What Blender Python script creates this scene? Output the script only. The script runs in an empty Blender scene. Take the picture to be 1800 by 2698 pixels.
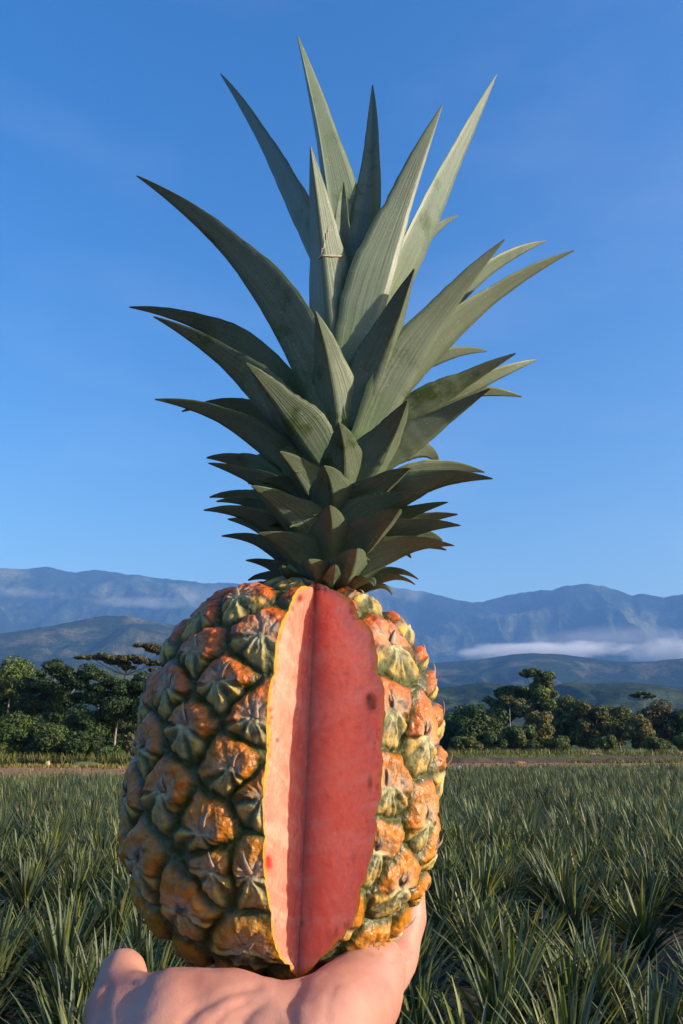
import bpy, bmesh, math, random
import numpy as np
from mathutils import Vector, Matrix

random.seed(7)
RNG = np.random.default_rng(11)
SC = bpy.context.scene
COL = SC.collection
R_ = math.radians

# ------------------------------------------------------------------ camera
F = 2200.0
PITCH = R_(15.4)
CAM = np.array([0.0, 0.0, 1.6])
FWD = np.array([0, math.cos(PITCH), math.sin(PITCH)])
UP = np.array([0, -math.sin(PITCH), math.cos(PITCH)])
RT = np.array([1.0, 0, 0])


def ray(px, py):
    return FWD + RT * (px - 900) / F + UP * (1349 - py) / F


def at(px, py, Y):
    r = ray(px, py)
    return CAM + r * (Y / r[1])


def project(P):
    d = P - CAM
    z = d @ FWD
    return 900 + F * (d @ RT) / z, 1349 - F * (d @ UP) / z


def elev_tan(px, py):
    r = ray(px, py)
    return r[2] / math.hypot(r[0], r[1])


def azim(px, py=1900):
    r = ray(px, py)
    return math.atan2(r[0], r[1])


def ground_at(px, d):
    a = azim(px)
    return np.array([d * math.tan(a), d, 0.0])


cd = bpy.data.cameras.new("camera")
cam = bpy.data.objects.new("camera", cd)
COL.objects.link(cam)
cam.location = CAM
cam.rotation_euler = (R_(90) + PITCH, 0, 0)
cd.sensor_fit = 'HORIZONTAL'
cd.sensor_width = 36
cd.lens = 36 * F / 1800
cd.clip_start = 0.01
cd.clip_end = 60000
SC.camera = cam

# ------------------------------------------------------------------ light
SUN_EL = R_(18)
SUN_AZ = R_(106)          # clockwise from +Y towards +X
sun_dir = Vector((math.sin(SUN_AZ) * math.cos(SUN_EL), math.cos(SUN_AZ) * math.cos(SUN_EL), math.sin(SUN_EL)))
ld = bpy.data.lights.new("sun", 'SUN')
ld.energy = 3.5
ld.angle = R_(0.5)
ld.color = (1.0, 0.86, 0.69)
lo = bpy.data.objects.new("sun", ld)
COL.objects.link(lo)
lo.rotation_euler = sun_dir.to_track_quat('Z', 'Y').to_euler()
lo.location = (30, -10, 30)

W = bpy.data.worlds.new("World")
SC.world = W
W.use_nodes = True
nt = W.node_tree
nt.nodes.clear()
out = nt.nodes.new('ShaderNodeOutputWorld')
bg = nt.nodes.new('ShaderNodeBackground')
sky = nt.nodes.new('ShaderNodeTexSky')
sky.sky_type = 'NISHITA'
sky.sun_disc = False
sky.sun_elevation = SUN_EL
sky.sun_rotation = SUN_AZ
sky.air_density = 1.35
sky.dust_density = 3.0
sky.ozone_density = 3.5
hs = nt.nodes.new('ShaderNodeHueSaturation')
hs.inputs['Saturation'].default_value = 1.4
hs.inputs['Hue'].default_value = 0.513
nt.links.new(sky.outputs[0], hs.inputs['Color'])
# a thin veil of high cloud
tc = nt.nodes.new('ShaderNodeTexCoord')
mp = nt.nodes.new('ShaderNodeMapping')
mp.inputs['Scale'].default_value = (1.6, 1.6, 4.5)
mp.inputs['Location'].default_value = (4.1, 0.3, 1.2)
nz = nt.nodes.new('ShaderNodeTexNoise')
nz.inputs['Scale'].default_value = 1.7
nz.inputs['Detail'].default_value = 6
nz.inputs['Roughness'].default_value = 0.55
nt.links.new(tc.outputs['Generated'], mp.inputs[0])
nt.links.new(mp.outputs[0], nz.inputs[0])
cr = nt.nodes.new('ShaderNodeMapRange')
cr.inputs[1].default_value = 0.48
cr.inputs[2].default_value = 0.8
cr.inputs[3].default_value = 0.0
cr.inputs[4].default_value = 0.06
nt.links.new(nz.outputs[0], cr.inputs[0])
mx = nt.nodes.new('ShaderNodeMix')
mx.data_type = 'RGBA'
nt.links.new(cr.outputs[0], mx.inputs[0])
nt.links.new(hs.outputs[0], mx.inputs[6])
mx.inputs[7].default_value = (5.2, 4.7, 5.6, 1)
nt.links.new(mx.outputs[2], bg.inputs[0])
bg.inputs[1].default_value = 0.090
nt.links.new(bg.outputs[0], out.inputs[0])

SC.view_settings.view_transform = 'Standard'
SC.view_settings.look = 'None'
SC.view_settings.exposure = 1.52
SC.view_settings.gamma = 1.0
SC.cycles.use_denoising = True
SC.cycles.volume_bounces = 1
SC.cycles.max_bounces = 8
SC.cycles.transparent_max_bounces = 8


# ------------------------------------------------------------------ helpers
def tag(o, label=None, cat=None, group=None, kind=None):
    if label: o['label'] = label
    if cat: o['category'] = cat
    if group: o['group'] = group
    if kind: o['kind'] = kind
    return o


def empty(name, loc=(0, 0, 0)):
    o = bpy.data.objects.new(name, None)
    COL.objects.link(o)
    o.location = loc
    o.empty_display_size = 0.05
    return o


def mesh_np(name, V, Fc, mat, parent=None, smooth=True, col=None, uv=None, matidx=None):
    """V (n,3); Fc list of arrays (k,3) or (k,4)"""
    if not isinstance(Fc, list): Fc = [Fc]
    me = bpy.data.meshes.new(name)
    V = np.asarray(V, dtype=np.float32)
    me.vertices.add(len(V))
    me.vertices.foreach_set('co', V.ravel())
    loops = np.concatenate([np.asarray(f).ravel() for f in Fc]).astype(np.int32)
    counts = np.concatenate([np.full(len(f), f.shape[1]) for f in Fc]).astype(np.int32)
    starts = np.concatenate([[0], np.cumsum(counts)[:-1]]).astype(np.int32)
    me.loops.add(len(loops))
    me.loops.foreach_set('vertex_index', loops)
    me.polygons.add(len(counts))
    me.polygons.foreach_set('loop_start', starts)
    me.polygons.foreach_set('use_smooth', np.full(len(counts), smooth))
    if matidx is not None:
        me.polygons.foreach_set('material_index', np.asarray(matidx, dtype=np.int32))
    if col is not None:
        a = me.color_attributes.new('col', 'FLOAT_COLOR', 'POINT')
        c = np.ones((len(V), 4), dtype=np.float32)
        c[:, :col.shape[1]] = col
        a.data.foreach_set('color', c.ravel())
    if uv is not None:
        ul = me.uv_layers.new(name='uv')
        ul.data.foreach_set('uv', np.asarray(uv, dtype=np.float32)[loops].ravel())
    for m in (mat if isinstance(mat, (list, tuple)) else [mat]):
        me.materials.append(m)
    me.update(calc_edges=True)
    me.validate()
    o = bpy.data.objects.new(name, me)
    COL.objects.link(o)
    if parent: o.parent = parent
    return o


def grid_faces(nr, nc, off=0, wrap=False):
    i = np.arange(nr - 1)[:, None]
    j = np.arange(nc - 1 if not wrap else nc)[None, :]
    j2 = (j + 1) % nc
    a = i * nc + j; b = i * nc + j2; c = (i + 1) * nc + j2; d = (i + 1) * nc + j
    return np.stack([a, b, c, d], -1).reshape(-1, 4) + off


class MB:
    def __init__(s): s.v = []; s.f = []; s.n = 0; s.uv = []; s.mi = []; s.c = []

    def add(s, V, Fq, uv=None, mi=0, c=None):
        V = np.asarray(V, float)
        s.v.append(V); s.f.append(np.asarray(Fq) + s.n); s.n += len(V)
        s.uv.append(np.zeros((len(V), 2)) if uv is None else uv)
        s.mi.append(np.full(len(Fq), mi))
        s.c.append(np.ones((len(V), 3)) if c is None else np.broadcast_to(c, (len(V), 3)))

    def build(s, name, mat, parent=None, smooth=True, uv=False, col=False):
        return mesh_np(name, np.concatenate(s.v), [f for f in s.f], mat, parent, smooth,
                       uv=np.concatenate(s.uv) if uv else None, matidx=np.concatenate(s.mi),
                       col=np.concatenate(s.c) if col else None)


def tube(mb, pts, rads, n=8, uvv=None, mi=0):
    pts = np.asarray(pts, float); k = len(pts)
    T = np.gradient(pts, axis=0)
    T /= np.linalg.norm(T, axis=1)[:, None] + 1e-12
    ref = np.array([0.31, 0.87, 0.17])
    A = np.cross(T, ref); A /= np.linalg.norm(A, axis=1)[:, None]
    B = np.cross(T, A)
    th = np.linspace(0, 2 * np.pi, n, endpoint=False)
    V = pts[:, None] + np.asarray(rads)[:, None, None] * (A[:, None] * np.cos(th)[None, :, None] + B[:, None] * np.sin(th)[None, :, None])
    mb.add(V.reshape(-1, 3), grid_faces(k, n, wrap=True), mi=mi)


def _hash(ix, iy, iz, seed):
    h = (ix.astype(np.int64) * 374761393 + iy.astype(np.int64) * 668265263 + iz.astype(np.int64) * 2147483647 + seed * 1274126177) & 0xFFFFFFFF
    h = ((h ^ (h >> 13)) * 1274126177) & 0xFFFFFFFF
    h = (h ^ (h >> 16)) & 0xFFFFFFFF
    return h / 4294967295.0


def vnoise(P, seed=0):
    P = np.asarray(P, float)
    i = np.floor(P).astype(np.int64); f = P - i
    f = f * f * (3 - 2 * f)
    r = 0
    for dx in (0, 1):
        for dy in (0, 1):
            for dz in (0, 1):
                w = (f[..., 0] if dx else 1 - f[..., 0]) * (f[..., 1] if dy else 1 - f[..., 1]) * (f[..., 2] if dz else 1 - f[..., 2])
                r = r + w * _hash(i[..., 0] + dx, i[..., 1] + dy, i[..., 2] + dz, seed)
    return r


def fbm(P, oct=4, seed=0):
    s = 0; a = 0.5; t = 0
    P = np.asarray(P, float)
    for k in range(oct):
        s = s + a * vnoise(P, seed + k); t += a; a *= 0.5; P = P * 2.03 + 17.1
    return s / t


def ridged(P, oct=5, seed=0):
    s = 0; a = 0.5; t = 0
    for k in range(oct):
        s = s + a * (1 - np.abs(2 * vnoise(P, seed + k) - 1)) ** 1.5; t += a; a *= 0.5; P = P * 2.03 + 11.3
    return s / t


def sstep(a, b, x):
    t = np.clip((x - a) / (b - a), 0, 1)
    return t * t * (3 - 2 * t)


def lerp(a, b, t):
    return a + (b - a) * t


# ------------------------------------------------------------------ materials
def newmat(name):
    m = bpy.data.materials.new(name)
    m.use_nodes = True
    n = m.node_tree.nodes
    return m, n, m.node_tree.links, n['Principled BSDF']


def N(nodes, t, **kw):
    x = nodes.new(t)
    for k, v in kw.items():
        if k.startswith('i_'):
            key = k[2:]
            x.inputs[int(key) if key.isdigit() else key].default_value = v
        else:
            setattr(x, k, v)
    return x


def ramp(nodes, stops, interp='LINEAR'):
    r = nodes.new('ShaderNodeValToRGB')
    r.color_ramp.interpolation = interp
    e = r.color_ramp.elements
    while len(e) < len(stops): e.new(0.5)
    for k, (p, c) in enumerate(stops):
        e[k].position = p
        e[k].color = (*c, 1) if len(c) == 3 else c
    return r


def mixrgb(nodes, links, fac, a, b, mode='MIX'):
    m = nodes.new('ShaderNodeMix'); m.data_type = 'RGBA'; m.blend_type = mode
    for sock, v in ((0, fac), (6, a), (7, b)):
        if hasattr(v, 'links') or isinstance(v, bpy.types.NodeSocket):
            links.new(v, m.inputs[sock])
        else:
            m.inputs[sock].default_value = v if sock == 0 else ((*v, 1) if len(v) == 3 else v)
    return m.outputs[2]


def bump(nodes, links, bsdf, src, strength, dist):
    b = N(nodes, 'ShaderNodeBump', i_Strength=strength, i_Distance=dist)
    links.new(src, b.inputs['Height'])
    links.new(b.outputs[0], bsdf.inputs['Normal'])
    return b


def m_attr(name, rough=0.5, noise_scale=120.0, noise_amt=0.25, coat=0.0, sss=0.0, sss_scale=0.003, bump_s=0.2, bump_d=0.0006, spec=0.5, sss_rad=(1, 0.4, 0.15)):
    m, n, l, b = newmat(name)
    a = N(n, 'ShaderNodeAttribute', attribute_name='col')
    t = N(n, 'ShaderNodeTexCoord')
    nz = N(n, 'ShaderNodeTexNoise', i_Scale=noise_scale, i_Detail=5.0, i_Roughness=0.65)
    l.new(t.outputs['Object'], nz.inputs['Vector'])
    r = N(n, 'ShaderNodeMapRange', i_1=0.25, i_2=0.75, i_3=1 - noise_amt, i_4=1 + noise_amt)
    l.new(nz.outputs[0], r.inputs[0])
    c = N(n, 'ShaderNodeVectorMath', operation='SCALE')
    l.new(a.outputs['Color'], c.inputs[0]); l.new(r.outputs[0], c.inputs['Scale'])
    l.new(c.outputs[0], b.inputs['Base Color'])
    b.inputs['Specular IOR Level'].default_value = spec
    nz2 = N(n, 'ShaderNodeTexNoise', i_Scale=noise_scale * 2.2, i_Detail=4.0)
    l.new(t.outputs['Object'], nz2.inputs['Vector'])
    rr = N(n, 'ShaderNodeMapRange', i_1=0.3, i_2=0.7, i_3=max(0.05, rough - 0.14), i_4=rough + 0.14)
    l.new(nz.outputs[0], rr.inputs[0])
    ad = N(n, 'ShaderNodeMath', operation='MULTIPLY')
    l.new(rr.outputs[0], ad.inputs[0]); l.new(a.outputs['Alpha'], ad.inputs[1])
    l.new(ad.outputs[0], b.inputs['Roughness'])
    b.inputs['Coat Weight'].default_value = coat
    b.inputs['Coat Roughness'].default_value = 0.15
    if sss:
        b.inputs['Subsurface Weight'].default_value = sss
        b.inputs['Subsurface Radius'].default_value = sss_rad
        b.inputs['Subsurface Scale'].default_value = sss_scale
    bump(n, l, b, nz2.outputs[0], bump_s, bump_d)
    return m


M = {}
M['rind'] = m_attr('rind', rough=0.58, noise_scale=260, noise_amt=0.32, coat=0.0, bump_s=0.8, bump_d=0.0010)
M['flesh'] = m_attr('flesh', rough=0.22, noise_scale=170, noise_amt=0.035, coat=0.0, sss=0.4, sss_scale=0.004, bump_s=0.75, bump_d=0.0008, sss_rad=(1.0, 0.35, 0.2))


def m_leaf():
    m, n, l, b = newmat('crown_leaf')
    uv = N(n, 'ShaderNodeUVMap', uv_map='uv')
    oi = N(n, 'ShaderNodeObjectInfo')
    tc = N(n, 'ShaderNodeTexCoord')
    sep = N(n, 'ShaderNodeSeparateXYZ')
    l.new(uv.outputs[0], sep.inputs[0])
    # long fine fibres
    mp = N(n, 'ShaderNodeMapping'); mp.inputs['Scale'].default_value = (26, 1.2, 1)
    l.new(uv.outputs[0], mp.inputs[0])
    st = N(n, 'ShaderNodeTexNoise', i_Scale=1.6, i_Detail=4.0, noise_dimensions='4D')
    l.new(mp.outputs[0], st.inputs['Vector'])
    wm = N(n, 'ShaderNodeMath', operation='MULTIPLY', i_1=40.0)
    l.new(oi.outputs['Random'], wm.inputs[0]); l.new(wm.outputs[0], st.inputs['W'])
    base = ramp(n, [(0.22, (0.108, 0.138, 0.085)), (0.5, (0.142, 0.175, 0.112)), (0.8, (0.18, 0.215, 0.142))])
    l.new(st.outputs[0], base.inputs[0])
    # rubbed-off bloom: greener, darker patches
    nz = N(n, 'ShaderNodeTexNoise', i_Scale=70.0, i_Detail=7.0, i_Roughness=0.72)
    l.new(tc.outputs['Object'], nz.inputs['Vector'])
    nzl = N(n, 'ShaderNodeTexNoise', i_Scale=26.0, i_Detail=2.0)
    l.new(tc.outputs['Object'], nzl.inputs['Vector'])
    pa = N(n, 'ShaderNodeMath', operation='MULTIPLY')
    r1 = N(n, 'ShaderNodeMapRange', i_1=0.5, i_2=0.62, i_3=0.0, i_4=1.0)
    r2 = N(n, 'ShaderNodeMapRange', i_1=0.47, i_2=0.62, i_3=0.0, i_4=0.95)
    l.new(nz.outputs[0], r1.inputs[0]); l.new(nzl.outputs[0], r2.inputs[0])
    l.new(r1.outputs[0], pa.inputs[0]); l.new(r2.outputs[0], pa.inputs[1])
    c1 = mixrgb(n, l, pa.outputs[0], base.outputs[0], (0.055, 0.085, 0.02))
    # green towards the base, brown-green towards the tip
    rb = N(n, 'ShaderNodeMapRange', i_1=0.0, i_2=0.22, i_3=0.55, i_4=0.0)
    l.new(sep.outputs['Y'], rb.inputs[0])
    c2 = mixrgb(n, l, rb.outputs[0], c1, (0.12, 0.19, 0.05))
    rt = N(n, 'ShaderNodeMapRange', i_1=0.9, i_2=1.0, i_3=0.0, i_4=0.45)
    l.new(sep.outputs['Y'], rt.inputs[0])
    c3 = mixrgb(n, l, rt.outputs[0], c2, (0.075, 0.075, 0.03))
    # thin dark green margins
    ab = N(n, 'ShaderNodeMath', operation='SUBTRACT', i_1=0.5)
    l.new(sep.outputs['X'], ab.inputs[0])
    ab2 = N(n, 'ShaderNodeMath', operation='ABSOLUTE'); l.new(ab.outputs[0], ab2.inputs[0])
    re = N(n, 'ShaderNodeMapRange', i_1=0.43, i_2=0.5, i_3=0.0, i_4=0.8)
    l.new(ab2.outputs[0], re.inputs[0])
    c4 = mixrgb(n, l, re.outputs[0], c3, (0.07, 0.10, 0.03))
    # pale dust specks
    sp = N(n, 'ShaderNodeTexNoise', i_Scale=900.0, i_Detail=2.0)
    l.new(tc.outputs['Object'], sp.inputs['Vector'])
    rs = N(n, 'ShaderNodeMapRange', i_1=0.62, i_2=0.74, i_3=0.0, i_4=0.35)
    l.new(sp.outputs[0], rs.inputs[0])
    c5 = mixrgb(n, l, rs.outputs[0], c4, (0.42, 0.42, 0.34))
    hv = N(n, 'ShaderNodeHueSaturation')
    rv = N(n, 'ShaderNodeMapRange', i_3=0.85, i_4=1.12)
    l.new(oi.outputs['Random'], rv.inputs[0]); l.new(rv.outputs[0], hv.inputs['Value'])
    l.new(c5, hv.inputs['Color'])
    l.new(hv.outputs[0], b.inputs['Base Color'])
    b.inputs['Roughness'].default_value = 0.45
    b.inputs['Specular IOR Level'].default_value = 0.4
    bump(n, l, b, st.outputs[0], 0.35, 0.0008)
    return m


M['leaf'] = m_leaf()


def m_simple(name, c0, c1, scale=8.0, rough=0.7, coord='Object', bump_s=0.0, bump_d=0.01, detail=6.0, spec=0.4, sss=0, rand=0.0):
    m, n, l, b = newmat(name)
    tc = N(n, 'ShaderNodeTexCoord')
    nz = N(n, 'ShaderNodeTexNoise', i_Scale=scale, i_Detail=detail, i_Roughness=0.6)
    l.new(tc.outputs[coord], nz.inputs['Vector'])
    r = ramp(n, [(0.3, c0), (0.7, c1)])
    l.new(nz.outputs[0], r.inputs[0])
    src = r.outputs[0]
    if rand:
        oi = N(n, 'ShaderNodeObjectInfo')
        hv = N(n, 'ShaderNodeHueSaturation')
        rv = N(n, 'ShaderNodeMapRange', i_3=1 - rand, i_4=1 + rand)
        l.new(oi.outputs['Random'], rv.inputs[0]); l.new(rv.outputs[0], hv.inputs['Value'])
        l.new(src, hv.inputs['Color']); src = hv.outputs[0]
    l.new(src, b.inputs['Base Color'])
    b.inputs['Roughness'].default_value = rough
    b.inputs['Specular IOR Level'].default_value = spec
    if bump_s: bump(n, l, b, nz.outputs[0], bump_s, bump_d)
    return m


M['bract'] = m_simple('bract', (0.17, 0.10, 0.065), (0.42, 0.31, 0.21), 300, 0.6)
M['scar'] = m_simple('scar', (0.35, 0.24, 0.17), (0.55, 0.43, 0.33), 300, 0.8)
M['stem'] = m_simple('stem', (0.13, 0.18, 0.05), (0.24, 0.28, 0.11), 90, 0.5)
M['bark'] = m_simple('bark', (0.12, 0.10, 0.075), (0.28, 0.25, 0.20), 3, 0.9, bump_s=0.4, bump_d=0.05)
M['pale_bark'] = m_simple('pale_bark', (0.2, 0.17, 0.13), (0.36, 0.31, 0.24), 3, 0.85)
M['soil'] = m_simple('soil', (0.025, 0.018, 0.012), (0.075, 0.046, 0.028), 2.2, 0.95, 'Object', 0.6, 0.05)
M['dirt'] = m_simple('dirt', (0.17, 0.082, 0.03), (0.32, 0.175, 0.07), 0.7, 0.95, 'Object', 0.4, 0.1)
M['shaded_dirt'] = m_simple('shaded_dirt', (0.035, 0.025, 0.018), (0.10, 0.06, 0.038), 1.5, 0.95, 'Object', 0.5, 0.1)  # earth darkened to paint the shadow side of the bank
M['mound_dirt'] = m_simple('mound_dirt', (0.34, 0.20, 0.10), (0.52, 0.34, 0.18), 1.5, 0.95, 'Object', 0.4, 0.1)
M['meadow'] = m_simple('meadow', (0.06, 0.085, 0.03), (0.16, 0.16, 0.06), 0.25, 0.95, 'Object')
M['sack'] = m_simple('sack', (0.6, 0.58, 0.55), (0.8, 0.78, 0.75), 6, 0.7)
M['stump'] = m_simple('stump', (0.4, 0.28, 0.15), (0.6, 0.45, 0.27), 6, 0.9)
M['nail'] = m_simple('nail', (0.62, 0.38, 0.31), (0.72, 0.48, 0.4), 60, 0.3)


def m_foliage(name, c, var=0.35):
    """leaf clusters; col attribute carries each leaf's own tint"""
    m, n, l, b = newmat(name)
    a = N(n, 'ShaderNodeAttribute', attribute_name='col')
    tc = N(n, 'ShaderNodeTexCoord')
    nz = N(n, 'ShaderNodeTexNoise', i_Scale=0.9, i_Detail=4.0)
    l.new(tc.outputs['Object'], nz.inputs['Vector'])
    r = ramp(n, [(0.3, tuple(x * (1 - var) for x in c)), (0.7, tuple(x * (1 + var) for x in c))])
    l.new(nz.outputs[0], r.inputs[0])
    src = mixrgb(n, l, 1.0, r.outputs[0], a.outputs['Color'], 'MULTIPLY')
    l.new(src, b.inputs['Base Color'])
    b.inputs['Roughness'].default_value = 0.5 if name == 'blade' else 0.6
    b.inputs['Specular IOR Level'].default_value = 0.5 if name == 'blade' else 0.25
    tr = N(n, 'ShaderNodeBsdfTranslucent')
    l.new(src, tr.inputs['Color'])
    ms = N(n, 'ShaderNodeMixShader', i_0=0.25)
    l.new(b.outputs[0], ms.inputs[1]); l.new(tr.outputs[0], ms.inputs[2])
    l.new(ms.outputs[0], n['Material Output'].inputs['Surface'])
    return m


M['fol_dark'] = m_foliage('fol_dark', (0.036, 0.06, 0.019))
M['fol_mid'] = m_foliage('fol_mid', (0.066, 0.1, 0.026))
M['fol_light'] = m_foliage('fol_light', (0.10, 0.135, 0.037))
M['fol_olive'] = m_foliage('fol_olive', (0.11, 0.112, 0.036))
M['fol_yellow'] = m_foliage('fol_yellow', (0.165, 0.145, 0.045))
M['fol_sun'] = m_foliage('fol_sun', (0.10, 0.125, 0.036))  # lighter foliage copy, sunlight painted into the right-hand trees
M['fol_brown'] = m_foliage('fol_brown', (0.10, 0.092, 0.042))
M['blade'] = m_foliage('blade', (0.086, 0.110, 0.041), 0.5)
M['grass'] = m_foliage('grass', (0.13, 0.14, 0.045), 0.4)


def m_hills(name, forest, grass, scale, amt, lo=0.5, hi=0.62):
    m, n, l, b = newmat(name)
    tc = N(n, 'ShaderNodeTexCoord')
    nz = N(n, 'ShaderNodeTexNoise', i_Scale=scale, i_Detail=9.0, i_Roughness=0.62)
    l.new(tc.outputs['Object'], nz.inputs['Vector'])
    r = ramp(n, [(lo, forest), (hi, grass)])
    l.new(nz.outputs[0], r.inputs[0])
    nz2 = N(n, 'ShaderNodeTexNoise', i_Scale=scale * 14, i_Detail=6.0, i_Roughness=0.7)
    l.new(tc.outputs['Object'], nz2.inputs['Vector'])
    rr = N(n, 'ShaderNodeMapRange', i_1=0.3, i_2=0.7, i_3=0.45, i_4=1.55)
    l.new(nz2.outputs[0], rr.inputs[0])
    c = N(n, 'ShaderNodeVectorMath', operation='SCALE')
    l.new(r.outputs[0], c.inputs[0]); l.new(rr.outputs[0], c.inputs['Scale'])
    l.new(c.outputs[0], b.inputs['Base Color'])
    b.inputs['Roughness'].default_value = 1.0
    b.inputs['Specular IOR Level'].default_value = 0.0
    bump(n, l, b, nz2.outputs[0], 0.6, amt)
    return m


M['mountain'] = m_hills('mountain', (0.012, 0.022, 0.012), (0.10, 0.105, 0.05), 0.0017, 60, 0.5, 0.66)
M['hills'] = m_hills('hills', (0.018, 0.03, 0.014), (0.12, 0.10, 0.05), 0.0042, 30, 0.5, 0.66)
M['foothills'] = m_hills('foothills', (0.022, 0.036, 0.016), (0.09, 0.10, 0.045), 0.004, 12, 0.46, 0.66)
M['plain'] = m_hills('plain', (0.05, 0.07, 0.025), (0.11, 0.13, 0.05), 0.01, 0.5, 0.4, 0.65)


def m_skin():
    m, n, l, b = newmat('skin')
    tc = N(n, 'ShaderNodeTexCoord')
    nz = N(n, 'ShaderNodeTexNoise', i_Scale=38.0, i_Detail=5.0, i_Roughness=0.55)
    l.new(tc.outputs['Object'], nz.inputs['Vector'])
    r = ramp(n, [(0.3, (0.40, 0.155, 0.11)), (0.5, (0.47, 0.215, 0.155)), (0.72, (0.52, 0.265, 0.195))])
    l.new(nz.outputs[0], r.inputs[0])
    l.new(r.outputs[0], b.inputs['Base Color'])
    b.inputs['Roughness'].default_value = 0.5
    b.inputs['Subsurface Weight'].default_value = 0.25
    b.inputs['Subsurface Radius'].default_value = (1.0, 0.35, 0.2)
    b.inputs['Subsurface Scale'].default_value = 0.004
    b.inputs['Specular IOR Level'].default_value = 0.35
    mp = N(n, 'ShaderNodeMapping'); mp.inputs['Scale'].default_value = (260, 110, 200); mp.inputs['Rotation'].default_value = (0, 0, 0.6)
    l.new(tc.outputs['Object'], mp.inputs[0])
    n1 = N(n, 'ShaderNodeTexNoise', i_Scale=1.0, i_Detail=3.0, i_Distortion=0.6)
    l.new(mp.outputs[0], n1.inputs['Vector'])
    vo = N(n, 'ShaderNodeTexVoronoi', i_Scale=900.0, feature='DISTANCE_TO_EDGE')
    l.new(tc.outputs['Object'], vo.inputs['Vector'])
    ad = N(n, 'ShaderNodeMath', operation='MULTIPLY_ADD', i_1=0.35)
    l.new(vo.outputs[0], ad.inputs[0]); l.new(n1.outputs[0], ad.inputs[2])
    bump(n, l, b, ad.outputs[0], 0.18, 0.0009)
    return m


M['skin'] = m_skin()

# ------------------------------------------------------------------ pineapple frame
D = 0.33
LEAN = R_(6.6)
RR, HH, NEXP = 0.0554, 0.0668, 2.6
CEN = at(757, 2052, D); CEN[2] = CAM[2] - 0.0090
ax = np.array([math.sin(LEAN), 0, math.cos(LEAN)])
LX = np.array([math.cos(LEAN), 0, -math.sin(LEAN)])
LY = np.array([0, 1.0, 0])
BASE = CEN - ax * HH


def w2l(P):
    d = np.asarray(P) - BASE
    return np.stack([d @ LX, d @ LY, d @ ax], -1)


def l2w(P):
    P = np.asarray(P)
    return BASE + P[..., 0:1] * LX + P[..., 1:2] * LY + P[..., 2:3] * ax


pine = empty('pineapple', tuple(BASE))
pine.rotation_euler = (0, LEAN, 0)
tag(pine, 'ripe orange pineapple with a wedge cut from its pink flesh, on a hand', 'pineapple')

# profile, arc-length uniform
NU = 470
ps = np.linspace(-math.pi / 2, math.pi / 2, 4001)
pr = RR * np.abs(np.cos(ps)) ** (2 / NEXP)
pz = HH * np.sign(np.sin(ps)) * np.abs(np.sin(ps)) ** (2 / NEXP)
pr *= 1 - 0.03 * (pz / HH)
arc = np.concatenate([[0], np.cumsum(np.hypot(np.diff(pr), np.diff(pz)))])
LEN = arc[-1]
ua = np.linspace(0, LEN, NU)
ur = np.interp(ua, arc, pr); uz = np.interp(ua, arc, pz)
ur[0] = ur[-1] = 1e-5
tr = np.gradient(ur); tz = np.gradient(uz)
k = np.ones(9) / 9
tr = np.convolve(np.pad(tr, 4, 'edge'), k, 'valid'); tz = np.convolve(np.pad(tz, 4, 'edge'), k, 'valid')
tl = np.hypot(tr, tz); tr /= tl; tz /= tl
unr, unz = tz, -tr            # outward normal of the profile


def spt(th, iu):
    """base surface point (local, z measured from fruit bottom)"""
    return np.stack([ur[iu] * np.sin(th), -ur[iu] * np.cos(th), uz[iu] + HH], -1)


# --- the eyes (fruitlets) read from the photograph, the unseen side filled in
EYES_PX = [(591, 1800), (618, 2022), (690, 1684), (499, 1917), (526, 1722), (461, 1818), (629, 1590), (545, 1630),
           (396, 1967), (445, 2080), (675, 1892), (542, 2189), (496, 2379), (381, 2263), (651, 2480), (658, 2298),
           (353, 2095), (398, 2425), (520, 2525), (452, 1690), (400, 1830), (600, 2600),
           (1024, 1707), (1130, 1797), (1027, 1873), (1104, 1943), (1088, 1632), (960, 1575), (1158, 1725), (1176, 1895),
           (1010, 2068), (1158, 2025), (1107, 2154), (985, 2235), (1125, 2235), (1044, 2323), (1095, 2345), (955, 2495), (1045, 2440),
           (570, 2290), (690, 2100), (790, 2560), (860, 2590)]
gth = np.linspace(-1.5, 1.5, 301)
giu = np.arange(2, NU - 2, 2)
GT, GU = np.meshgrid(gth, giu, indexing='ij')
GP = spt(GT, GU)
GW = l2w(GP)
gx, gy = project(GW)
view = CAM - GW
gn = np.stack([unr[GU] * np.sin(GT), -unr[GU] * np.cos(GT), unz[GU]], -1)
gn = gn[..., 0:1] * LX + gn[..., 1:2] * LY + gn[..., 2:3] * ax
front = (gn * view).sum(-1) > 0
eyes = []
for (x, y) in EYES_PX:
    d2 = (gx - x) ** 2 + (gy - y) ** 2 + np.where(front, 0, 1e9)
    kk = np.unravel_index(np.argmin(d2), d2.shape)
    eyes.append((GT[kk], int(GU[kk])))
pts = [spt(np.array(t), np.array(u)) for t, u in eyes]
# fill: phyllotaxis lattice where no eye is near
cand = []
row = 0
a = 0.012
while a < LEN - 0.010:
    iu = int(a / LEN * (NU - 1)); r = ur[iu]
    n = max(3, int(round(2 * math.pi * r / 0.0235)))
    for q in range(n):
        cand.append(((q + 0.5 * (row % 2)) * 2 * math.pi / n + 0.13 * row - math.pi, iu))
    a += 0.0165; row += 1
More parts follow.
